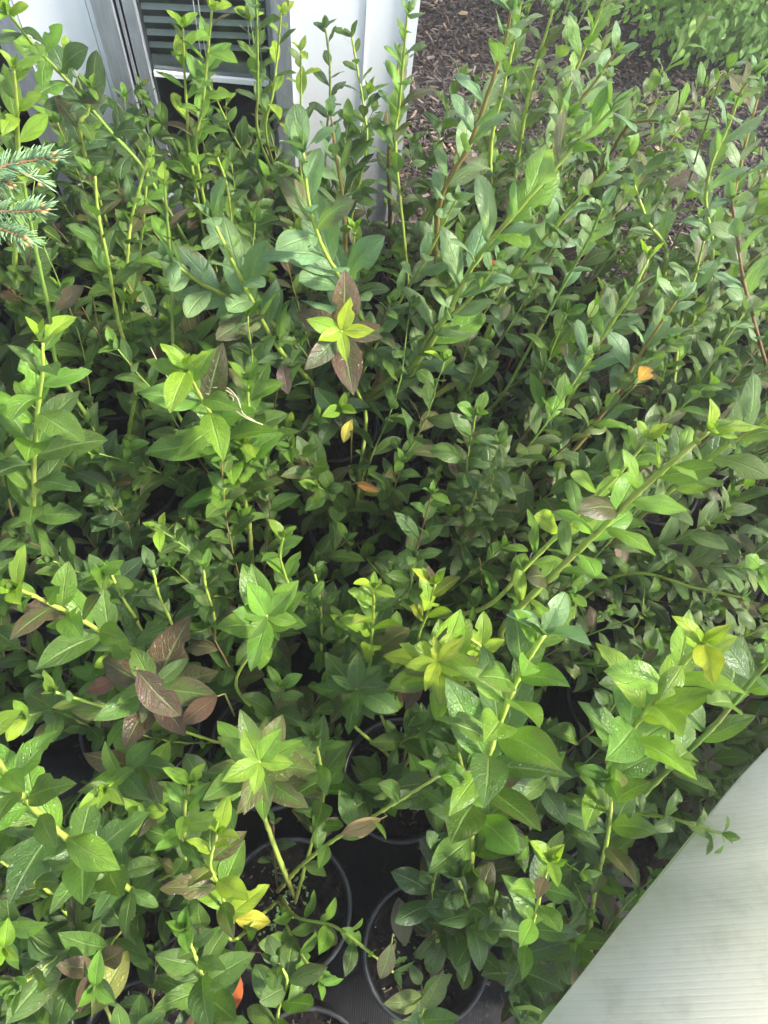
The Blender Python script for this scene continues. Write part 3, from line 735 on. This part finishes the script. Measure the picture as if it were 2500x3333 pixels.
HERO_LABEL = {
 0: 'blueberry plant with a tall grey green shoot showing pale leaf backs, upper centre',
 3: 'blueberry plant sending a long arching shoot of big pale leaves towards the mulch',
 7: 'blueberry plant with a long bare green cane leaning right beside the arching pale shoot',
 8: 'blueberry plant with reddish canes leaning right above the big lime diagonal',
 10: 'tall blueberry plant with a reddish cane standing before the dark mulch',
 11: 'blueberry plant whose fresh lime shoots stand in front of the blind',
 14: 'blueberry plant with fresh shoots in front of the right window jamb',
 16: 'blueberry plant with a thin dark leaved shoot against the white wall',
 18: 'leafy blueberry plant standing at the outer corner of the white wall',
 20: 'blueberry plant with a red stemmed shoot directly in front of the white wall',
 21: 'blueberry plant with round dark leaves arching up at the top left corner',
 25: 'blueberry plant with a tall bare green cane behind the spruce twigs',
 26: 'blueberry plant with a tall leafless lime cane right of the spruce twigs',
 27: 'blueberry plant with a slim bare cane between the lime cane and upper centre shoot',
 30: 'bright green large leaved blueberry plant with dry grass caught in it',
 32: 'blueberry plant with a lime stemmed upright shoot at the left edge',
 34: 'blueberry plant topped by a yellow green star of leaves over purple ones',
 35: 'blueberry plant with a lime cane lying over from the left edge, leaves reddening',
 37: 'blueberry plant with large speckled purple leaves, lower left',
 41: 'blueberry plant with a fresh green rosette left of the yellow spotted shoots',
 42: 'blueberry plant with a thick lime cane in the bottom left corner',
 44: 'blueberry plant with a lime and reddish star above the open pot',
 52: 'blueberry plant with yellow spotted upright shoots in the centre',
 55: 'blueberry plant with a dark green rosette left below the yellow spotted shoots',
 57: 'blueberry plant with a dense bunch of pale curled leaves right of centre',
 59: 'blueberry plant with a thick lime diagonal cane and yellow green leaves, right',
 61: 'blueberry plant with large grey green leaves at the right edge',
 63: 'blueberry plant with the largest leaves on a thick upright cane, lower right',
 65: 'blueberry plant with a yellow tipped shoot near the ribbed sheet',
 68: 'blueberry plant whose curled side shoot hangs over the ribbed sheet',
 69: 'dark leaved blueberry plant in the pot nearest the bottom right',
 72: 'sparse blueberry plant in the open pot with sprouting soil',
}
for hi_, (pts, kw) in enumerate(HEROES):
    so_, _l, _L = hero(pts, **kw)
    hp = next(p for p in plants if p.e == so_.parent)
    if hi_ in HERO_LABEL and not getattr(hp, 'label', None): hp.label = HERO_LABEL[hi_]

# the other stems of every plant
sa, sb = at_z(1770, 3333, .56), at_z(2500, 2440, .62)
def side_of_sheet(v):                       # metres past the sheet's rim, positive underneath it
    d_ = (sb - sa).to_2d().normalized(); w_ = (v - sa).to_2d(); return w_.x*d_.y - w_.y*d_.x
def filler(p):
    kx, jy = p.key; x, y = p.loc.x, p.loc.y
    dens = {(0,0): 0, (1,0): .4, (-1,-1): .5, (0,-1): .5, (1,1): .7, (0,1): .75, (-1,0): .8}.get(p.key, 1.0)
    hmax = .36 + .10*max(0, jy) ; hmax = min(hmax, .54)
    if x > .15: hmax += .05
    if jy >= 3 and x > .35: hmax = min(.74, hmax + .10)
    if jy >= 5 and x < .5: hmax = .56 if x > -.1 else .50
    if jy >= 6 and x > .4: hmax = .66
    if x > .9 and jy >= 3: hmax = .50
    back = jy >= 2; right = x > .15
    if right and back: p.pal = rnd.choice((('grey','grey'), ('mid','grey'), ('deep','mid'), ('grey','fresh'))); p.shape = rnd.choice(('round', 'curled', 'round'))
    elif right: p.pal = rnd.choice((('mid','mid'), ('deep','mid'), ('mid','fresh'), ('grey', 'mid'))); p.shape = rnd.choice(('round', 'pointed', 'curled'))
    else: p.pal = rnd.choice((('deep','mid'), ('mid','mid'), ('mid','fresh'), ('mid','mid'))); p.shape = rnd.choice(('pointed', 'pointed', 'round'))
    ns = int(round(rnd.choice((8, 9))*dens))
    if abs(x) > 1.25 and y < .4: ns = ns//2
    for i in range(ns):
        a = 2*math.pi*i/max(1, ns) + U(-.5, .5); rr = U(.01, .045)
        b = p.loc + Vector((rr*math.cos(a), rr*math.sin(a), POT_H - .034))
        low = i % 3 == 0
        H = hmax*(U(.35, .6) if low else U(.62, 1.0)); out = H*(U(.35, .75) if low else U(.08, .42))
        ld = Vector((math.cos(a), math.sin(a), 0))*out + Vector((U(-.03, .03), U(-.03, .03), 0))
        if right: ld += Vector((.28*H, .06*H, 0))
        tipp = b + Vector((0, 0, H)) + ld
        if side_of_sheet(tipp) > -.03: tipp.z = min(tipp.z, .47); tipp -= Vector((.05, -.03, 0))
        if tipp.y > WY - .10: tipp.y = WY - .10 - U(0, .05)
        q1 = b.lerp(tipp, .35) - ld*.12 + Vector((U(-.015, .015), U(-.015, .015), 0)); q2 = b.lerp(tipp, .7) - ld*.05 + Vector((U(-.015, .015), U(-.015, .015), 0))
        pal = p.pal if rnd.random() > .2 else ('mid', 'mid'); shape = p.shape if rnd.random() > .2 else 'pointed'
        grow(p, [b, q1, q2, tipp], None, r0=U(.0018, .0030), rtip=.0009, leaf=U(.056, .076), inter=U(.0175, .023), start=U(.12, .35), pal=pal,
             tip=rnd.choice(('fresh', 'mid', 'fresh', 'lime') if not right else ('grey', 'mid', 'fresh')), shape=shape,
             stemc=rnd.choice(('green', 'lime', 'green', 'red', 'brown')), woody=U(.1, .6), agep=rnd.choice((.05, .10, .20)), ntip=5, drop=.05, ang=(.5, .9) if (right and back) else ((.65, 1.05) if back else (.8, 1.2)))
for p in plants: filler(p)
def understorey(p, n):
    for i in range(n):
        a = U(0, 6.28); b = p.loc + Vector((.03*math.cos(a), .03*math.sin(a), POT_H - .034)); H = U(.10, .24); o_ = U(.05, .16)
        t_ = b + Vector((o_*math.cos(a), o_*math.sin(a), H))
        grow(p, [b, b.lerp(t_, .5) + Vector((0, 0, .02)), t_], None, r0=.0016, rtip=.0008, leaf=U(.044, .060), inter=.017, start=.2, pal=('mid', 'mid') if a > 3 else ('deep', 'fresh'),
             tip=rnd.choice(('mid', 'fresh')), shape=rnd.choice(('pointed', 'round')), stemc=rnd.choice(('green', 'red')), woody=.2, agep=.06, ntip=5, drop=.03, ang=(1.0, 1.4))
for p in plants:
    if p.key in ((0, 0), (1, 0), (1, -1)): continue
    jy = p.key[1]
    understorey(p, 2 if p.key in ((1, 0), (0, 1), (1, 1), (-1, -1), (0, -1)) else (7 if jy in (0, 1, 2) else (5 if jy < 5 else 2)))

# single odd-coloured leaves, each on the plant it grows from
def accent(x, y, z, size, deg, col, age, dip=.15, me=None):
    q = at_z(x*S_, y*S_, z); p = nearest(q); h = math.radians(deg)
    ax = Vector((math.cos(h), math.sin(h), -dip)); base = q - ax*size*.5 - p.loc
    tgt = min(p.e.children, key=lambda c_: 0 if c_.name.startswith('stem') else 1)
    o = add_leaf(p, tgt, base, ax, Vector((0, -.25, 1)), size, me or rnd.choice(HI['pointed']), col, age)
    MB().tube([base, base - ax*.01 - Vector((0, 0, .015)), base*.8 + Vector((0, 0, (base.z - .25)*.1)) - Vector((0, 0, .06))], [.0012, .0014, .0018], 5).build('side_shoot', M_STEM, p.e).color = (*STEMC['green'], .0)
    return o
accent(340, 1500, .70, .085, -50, (.080, .060, .035), .62); accent(430, 1535, .64, .062, 215, (.15, .055, .03), .45); accent(835, 2080, .44, .055, 250, (.10, .13, .04), .45)
accent(620, 1530, .50, .070, 75, (.14, .15, .05), .35); accent(1395, 805, .72, .055, 45, (.62, .30, .03), .35)
accent(778, 1790, .56, .066, 200, (.46, .30, .13), .25); accent(870, 1480, .5, .055, 260, (.16, .03, .03), .5); accent(220, 1480, .6, .05, 200, (.20, .05, .04), .4); accent(240, 2120, .42, .085, 60, (.26, .25, .05), .30)
accent(80, 2130, .46, .10, 50, (.10, .20, .05), .30); accent(795, 1052, .5, .045, -20, (.50, .22, .03), .35)
accent(1342, 1192, .55, .055, -80, (.22, .09, .03), .5); accent(750, 930, .6, .04, 250, (.55, .45, .05), .3)
accent(1275, 1235, .48, .06, -60, (.13, .03, .04), .5); accent(895, 1500, .48, .06, 240, (.09, .03, .035), .6)
accent(1000, 1430, .58, .07, 10, (.13, .09, .04), .45); accent(615, 815, .62, .055, -80, (.07, .03, .04), .5)
accent(150, 640, .7, .06, 220, (.09, .07, .04), .5); accent(1480, 385, .8, .065, 180, (.07, .05, .05), .5); accent(1020, 340, .8, .07, -20, (.06, .035, .04), .5)
accent(1070, 565, .6, .04, 60, (.35, .06, .03), .4); accent(985, 1005, .45, .07, 90, (.07, .05, .03), .5); accent(1600, 190, 1.0, .06, -60, (.17, .13, .06), .35)

# ------------------------------------------------------------------ labels of the plants
ORD = ['first','second','third','fourth','fifth','sixth','seventh','eighth','ninth','tenth','eleventh','twelfth','thirteenth','fourteenth']
LOOK = {('deep','mid'): 'dark green', ('mid','mid'): 'mid green', ('mid','fresh'): 'fresh tipped green', ('grey','grey'): 'grey green', ('mid','grey'): 'dull green', ('grey','fresh'): 'pale green', ('grey','mid'): 'greyish green'}
rows_ = sorted({p.key[1] for p in plants})
for ri_, jy in enumerate(rows_):
    row = sorted([p for p in plants if p.key[1] == jy], key=lambda p: p.loc.x)
    for ci_, p in enumerate(row):
        look = LOOK.get(getattr(p, 'pal', ('mid','mid')), 'green')
        lf = {'round': 'rounded', 'pointed': 'pointed', 'curled': 'curled'}[getattr(p, 'shape', 'pointed')]
        lab = getattr(p, 'label', None) or f'{look} blueberry plant, {ORD[ci_]} from the left in the {ORD[ri_]} row from the front'
        tag(p.e, lab, 'potted plant', 'potted blueberry plants crowded together')
for kk in ((0,0),(1,0),(-1,-1),(0,1),(1,1),(2,1),(-1,0),(-2,0),(0,-1)):
    if kk in by: sprouts(by[kk], 70 if kk == (0,0) else 30, 90)

# ------------------------------------------------------------------ loose leaves
def loose(px, py, z, size, heading, col, age, label, group=None, flat=True, me=None):
    q = at_z(px, py, z); o = bpy.data.objects.new('fallen_leaf', me or rnd.choice(HI['round']))
    o.matrix_basis = Matrix.Translation(q) @ Euler((U(-.15, .15), U(-.15, .15), heading)).to_matrix().to_4x4() @ Matrix.Scale(size, 4)
    o.color = (*col, age); C.objects.link(o); tag(o, label, 'leaf')
    return o
flatleaf = leaf_mesh(.27, 1.0, .8, .15, .05, .1, .05, 3, .1, 16, 6, None, 901)
loose(880, 3000, .30, .058, math.radians(172), (.78, .68, .07), .02, 'bright yellow fallen leaf on the soil of the open pot', me=flatleaf)
loose(745, 3310, .245, .062, math.radians(80), (.70, .13, .015), .12, 'orange and red leaf lying between two pots at the bottom edge', me=flatleaf)
loose(1320, 3080, .205, .075, math.radians(95), (.32, .27, .17), .0, 'large tan dried leaf in the pot under the dark leaves', me=flatleaf)
loose(1400, 3200, .200, .05, math.radians(50), (.13, .07, .05), .4, 'dark brown curled leaf on soil beside the tan leaf')

# dry grass caught in the bright shoot
M_DRY = simple('dry_grass', (.42, .36, .22), (.55, .48, .32), 30, .7, .3, .1, .001)
dg = MB()
for pts in ([(490,1130,.84),(515,1180,.83),(540,1220,.82),(560,1245,.80)], [(690,1262,.78),(740,1262,.78),(775,1300,.77),(790,1345,.76),(830,1370,.75)],
            [(670,1280,.78),(720,1300,.77),(760,1330,.76),(800,1360,.76),(855,1382,.75)], [(700,1300,.76),(730,1270,.78),(765,1290,.77)], [(740,1340,.75),(760,1300,.77),(745,1285,.77)]):
    dg.tube(spline([at_z(x, y, z) for x, y, z in pts], 12), .0006, 5)
tag(dg.build('dry_grass', M_DRY), 'pale dry grass blades caught on the bright green shoot at left', 'dry grass')

# ------------------------------------------------------------------ ribbed sheet, lower right
k = N('ribbed_sheet'); tc = k.n('TexCoord').outputs['Object']; at = k.n('Attribute', {'attribute_name': 'rib'}).outputs['Fac']
n = k.noise(tc, 7, 5, .6); n2 = k.noise(tc, 120, 4, .65); n3 = k.noise(tc, 22, 6, .7)
c = k.mix(k.maprange(n, .35, .7), rgb(.60, .575, .43), rgb(.67, .64, .51))
c = k.mix(k.maprange(n3, .5, .72, 0, .4), c, rgb(.31, .29, .20)); c = k.mix(k.maprange(k.noise(tc, 60, 8, .8), .62, .72, 0, .5), c, rgb(.20, .18, .13))
c = k.mix(k.maprange(n2, .7, .78, 0, .3), c, rgb(.28, .29, .26))
c = k.mix(k.math('MULTIPLY', at, .16), c, rgb(.34, .35, .26))
p_ = k.pbsdf(c, k.maprange(n, .3, .7, .28, .45), .5, normal=k.bump(n2, .08, .001))
tl = k.n('BsdfTranslucent', None, Color=rgb(.35, .40, .28)).outputs[0]
ms = k.n('MixShader', None, Fac=.22); k.t.links.new(p_, ms.inputs[1]); k.t.links.new(tl, ms.inputs[2])
M_SHEET = k.done(ms.outputs[0])
sh = empty('ribbed_sheet', at_z(2250, 3000, .45), 'pale green ribbed plastic sheet bowed over the lower right corner', 'plastic sheet')
E0 = [at_z(x, y, z) for x, y, z in ((1560, 3600, .56), (1700, 3420, .56), (1770, 3333, .56), (1900, 3170, .56), (2015, 3020, .56), (2125, 2885, .56), (2210, 2780, .57), (2290, 2680, .58), (2400, 2545, .60), (2500, 2440, .62), (2700, 2240, .66))]
edge = spline(E0, 60)
RIBS = 66; PER = 8; NT = 26
# arc-length parameter
La = [0]
for a, b in zip(edge, edge[1:]): La.append(La[-1] + (b-a).length)
def edge_at(s):
    s *= La[-1]; i = 0
    while i < len(La)-2 and La[i+1] < s: i += 1
    f_ = (s-La[i])/(La[i+1]-La[i]); return edge[i].lerp(edge[i+1], f_)
outd = Vector((1.0, .10, 0)).normalized()
def sheet_pt(s, t, off=0):
    e = edge_at(s); W_ = .95
    # bowed profile: climbs steeply at the edge, then lies over
    ang0 = math.radians(38); R_ = .9
    d_ = t*W_
    th = ang0 - d_/R_
    xx = R_*(math.sin(ang0) - math.sin(th)); zz = R_*(math.cos(th) - math.cos(ang0))
    return e + outd*xx + Vector((0, 0, 1))*(zz + off) + Vector((0, -.10*t*t, 0))
sv = []; sf = []; ribv = []
ns_ = RIBS*PER
for i in range(ns_ + 1):
    ph_ = (i % PER)/PER; rib = 1.0 if (i % PER) == 0 else 0.0
    for j in range(NT + 1):
        s = i/ns_; t = j/NT
        sv.append(sheet_pt(s, t, -.00025*rib)); ribv.append(rib)
for i in range(ns_):
    for j in range(NT):
        a = i*(NT+1)+j; sf.append((a, a+1, a+NT+2, a+NT+1))
nb = len(sv)
for i in range(0, ns_ + 1, PER):
    for j in range(NT + 1): sv.append(sheet_pt(i/ns_, j/NT, -.006)); ribv.append(0)
nr_ = ns_//PER
for i in range(nr_):
    for j in range(NT):
        a = nb + i*(NT+1)+j; sf.append((a, a+NT+1, a+NT+2, a+1))
me = bpy.data.meshes.new('sheet'); me.from_pydata([tuple(v - sh.location) for v in sv], [], sf)
me.polygons.foreach_set('use_smooth', [True]*len(sf)); at_ = me.attributes.new('rib', 'FLOAT', 'POINT'); at_.data.foreach_set('value', ribv)
me.materials.append(M_SHEET); link(bpy.data.objects.new('sheet', me), sh)
k = N('sheet_edge'); M_EDGE = k.done(k.pbsdf(rgb(.46, .52, .26), .3, .5))
ed = MB().tube([sheet_pt(i/40*.42 + .44, 0, -.004) - sh.location for i in range(20)], .0018, 6)
ed.build('edge_strip', M_EDGE, sh)
M_WOOD = simple('weathered_wood', (.16, .12, .09), (.24, .19, .14), 12, .8, .2, .3, .003)
hoop = MB().tube([sheet_pt(.47, t/14, -.011) - sh.location for t in range(15)], .004, 8); hoop.build('bow_rod', M_ALU, sh)

# legs that carry the sheet
for (s, t) in ((.3, .35), (.75, .35), (.3, .95), (.75, .95)):
    q = sheet_pt(s, t, -.008) - sh.location
    MB().tube([(q.x, q.y, -sh.location.z), tuple(q)], .011, 10).build('post', M_ALU, sh)
tag(MB().tube([at_z(1935, 2965, .21), at_z(2030, 2920, .29), at_z(2115, 2885, .33)], .0028, 6).build('plant_stake', M_GASKET), 'thin dark plant stake leaning towards the corner of the ribbed sheet', 'plant stake')

# ------------------------------------------------------------------ spruce reaching in from the left
k = N('spruce_needle'); rn = k.n('ObjectInfo').outputs['Random']
c = k.mix(rn, rgb(.15, .26, .12), rgb(.22, .35, .18)); M_NEEDLE = k.done(k.pbsdf(c, .5, .4))
M_TWIG = simple('spruce_bark', (.22, .11, .055), (.30, .17, .09), 60, .8, .2, .4, .002)
M_BUD = simple('spruce_bud', (.40, .22, .09), (.52, .32, .14), 60, .6, .3, .3, .001)
nd = MB(); nd.tube([(0,0,0),(.35,0,.05),(.8,0,.16),(1,0,.24)], [.034,.042,.036,.010], 4); needle_me = nd.mesh('needle', M_NEEDLE)
spx = at_z(-350, 560, 1.0) + Vector((-.45, .25, 0))
spr = empty('spruce_tree', (spx.x, spx.y, 0), 'small blue green spruce whose twigs reach in at the left edge', 'tree')
MB().tube([(0, 0, 0), (.01, .0, .5), (0, .01, 1.0), (0, 0, 1.35)], [.022, .018, .012, .004], 8).build('trunk', M_TWIG, spr)
def twig(pts, n_):
    W = spline([at_z(x, y, z) - spr.location for x, y, z in pts], 20)
    tw = MB().tube(W, [.0030 - .0014*i/20 for i in range(21)], 6).build('branch', M_TWIG, spr)
    for i in range(n_):
        f_ = (i + .5)/n_*.985; k_ = min(19, int(f_*20)); q = W[k_].lerp(W[k_+1], f_*20 - k_); t = (W[k_+1]-W[k_]).normalized()
        u = t.cross(Vector((0, 0, 1))).normalized(); w = u.cross(t)
        a = rnd.choice((U(-.5, .6), math.pi - U(-.5, .6), U(.4, 2.7)))
        rd = u*math.cos(a) + w*math.sin(a); b = U(.85, 1.15) if f_ < .93 else U(.25, .8)
        ax = t*math.cos(b) + rd*math.sin(b); nz = (t*1.0 - ax*t.dot(ax)).normalized(); L_ = U(.018, .024)
        M = Matrix((ax*L_, nz.cross(ax)*L_, nz*L_)).transposed().to_4x4(); M.translation = q
        o = bpy.data.objects.new('needle', needle_me); o.matrix_basis = M; C.objects.link(o); o.parent = tw
    e = W[-1]
    for dd in (Vector((0, 0, 0)), Vector((-.004, .004, .001)), Vector((-.003, -.005, 0))):
        MB().tube([e+dd - (W[-1]-W[-2]).normalized()*.003, e+dd + (W[-1]-W[-2]).normalized()*.002, e+dd + (W[-1]-W[-2]).normalized()*.006], [.0022, .0024, .0006], 6).build('bud', M_BUD, tw)
twig([(-1050, 450, .92), (-350, 560, 1.0), (-120, 570, 1.04), (60, 530, 1.05), (185, 512, 1.06)], 300)
twig([(-1050, 450, .92), (-350, 620, 1.0), (-150, 660, 1.02), (20, 690, 1.03), (150, 682, 1.04)], 260)
twig([(-1050, 450, .92), (-350, 640, .98), (-150, 700, 1.0), (0, 745, 1.02), (95, 785, 1.02)], 240)
twig([(-1050, 450, .92), (-300, 570, .98), (-120, 590, .98), (-20, 590, .98), (40, 602, .98)], 130)
twig([(20, 535, 1.03), (70, 560, 1.0), (110, 580, .98), (140, 592, .97)], 60)

# ------------------------------------------------------------------ shrub behind, top right
def shrub(name, cx_, cy_, rx, ry, h, nobj, nst, label, zlow=.10):
    e = empty(name, (cx_, cy_, 0), label, 'shrub')
    stems = []
    for i in range(26):
        a = U(0, 6.28); r = math.sqrt(U(0, 1))
        tip_ = Vector((rx*r*math.cos(a)*.9, ry*r*math.sin(a)*.9, h*U(.5, .95)))
        pth = spline([Vector((U(-.12, .12)*rx/.6, U(-.1, .1), 0)), Vector((tip_.x*.45, tip_.y*.45, h*.35)), tip_], 8)
        stems.append(pth); o = MB().tube(pth, [.007 - .0006*q for q in range(9)], 6).build('branch', M_STEM, e); o.color = (.13, .09, .05, 1.0)
    pos_ = []
    cl = []
    for i in range(330):
        a = U(0, 6.28); ct = U(-1, 1); rr = U(.72, 1.03); st_ = math.sqrt(1-ct*ct)
        cl.append(Vector((rx*rr*st_*math.cos(a), ry*rr*st_*math.sin(a), max(zlow, h*.5 + h*.5*rr*ct))))
    cl = [q for q in cl if q.y < ry*.55]
    for i in range(nobj + nst):
        c_ = rnd.choice(cl); q = c_ + Vector((rnd.gauss(0, .055), rnd.gauss(0, .055), rnd.gauss(0, .05)))
        if q.z < .05: q.z = .05 + U(0, .1)
        outv = Vector((q.x/rx, q.y/ry, (q.z - h*.45)/h)).normalized()
        ax = (outv*.6 + Vector((U(-.7, .7), U(-.7, .7), U(-.9, .25)))).normalized()
        nrm = (outv + Vector((0, 0, .7)) + Vector((U(-.4, .4), U(-.4, .4), 0)))
        pos_.append((q, ax, nrm, U(.024, .042)))
    # the ones nearest the camera are separate leaves
    cl_ = CAM - e.location
    pos_.sort(key=lambda s_: (s_[0] - cl_).length)
    fk = Plant(); fk.nleaf = 0
    for (q, ax, nrm, L_) in pos_[:nobj]:
        add_leaf(fk, e, q, ax, nrm, L_, rnd.choice(SETS['pointed'] + SETS['small']), rnd.choice(PAL['fresh'] + PAL['lime'][:1] + PAL['mid']), 0)
    sl_ = leaf_mesh(.24, .85, 1, .5, .3, 0, .05, 3, 0, 4, 2, None, 33)
    base = np.array([v.co[:] for v in sl_.vertices]); faces = [tuple(f_.vertices) for f_ in sl_.polygons]
    V = []; F_ = []; UV = []; buv = [tuple(d_.uv) for d_ in sl_.uv_layers[0].data]
    for (q, ax, nrm, L_) in pos_[nobj:]:
        zv = (nrm - ax*nrm.dot(ax)).normalized(); yv = zv.cross(ax)
        Mx = np.array([list(ax*L_), list(yv*L_), list(zv*L_)]); pts = base @ Mx + np.array(q)
        b = len(V); V += pts.tolist(); F_ += [tuple(b+i for i in f_) for f_ in faces]; UV += buv
    me = bpy.data.meshes.new('leaves'); me.from_pydata(V, [], F_); me.polygons.foreach_set('use_smooth', [True]*len(F_))
    ul = me.uv_layers.new(name='UVMap'); ul.data.foreach_set('uv', [c_ for uv_ in UV for c_ in uv_]); me.materials.append(M_LEAF); me.update()
    o = link(bpy.data.objects.new('leaves', me), e); o.color = (.125, .27, .035, 0); o['kind'] = 'stuff'
sp_ = at_z(2180, 60, .25)
shrub('leafy_shrub', 1.80, 3.02, 1.05, .62, .90, 300, 11500, 'round bright green shrub growing from the bark mulch at top right')
shrub('leafy_shrub', 3.15, 3.2, .7, .5, .9, 60, 2600, 'green shrub beyond the first one at the right edge of the mulch')
loose(1492, 45, .03, .045, .4, (.40, .26, .14), 0, 'pale tan dead leaf alone on the dark mulch near the wall', me=flatleaf)
loose(2160, 490, .03, .035, 2.4, (.55, .42, .22), 0, 'small straw coloured leaf on the mulch below the shrub', me=flatleaf)

# ------------------------------------------------------------------ thin scattering volume, added to imitate milky lens glare
hz = MB().box(-25, -25, -1.0, 25, 25, 3.05).build('glare_haze', None, None, False); hz['kind'] = 'stuff'
hm = bpy.data.materials.new('glare_haze'); hm.use_nodes = True; hm.node_tree.nodes.clear()
ho = hm.node_tree.nodes.new('ShaderNodeOutputMaterial'); pv = hm.node_tree.nodes.new('ShaderNodeVolumePrincipled')
pv.inputs['Color'].default_value = (1, 1, 1, 1); pv.inputs['Density'].default_value = .020; pv.inputs['Anisotropy'].default_value = .55
hm.node_tree.links.new(pv.outputs[0], ho.inputs['Volume']); hz.data.materials.append(hm)
sc.cycles.volume_bounces = 0

print('plants', len(plants), 'leaves', sum(p.nleaf for p in plants), 'objects', len(bpy.data.objects))
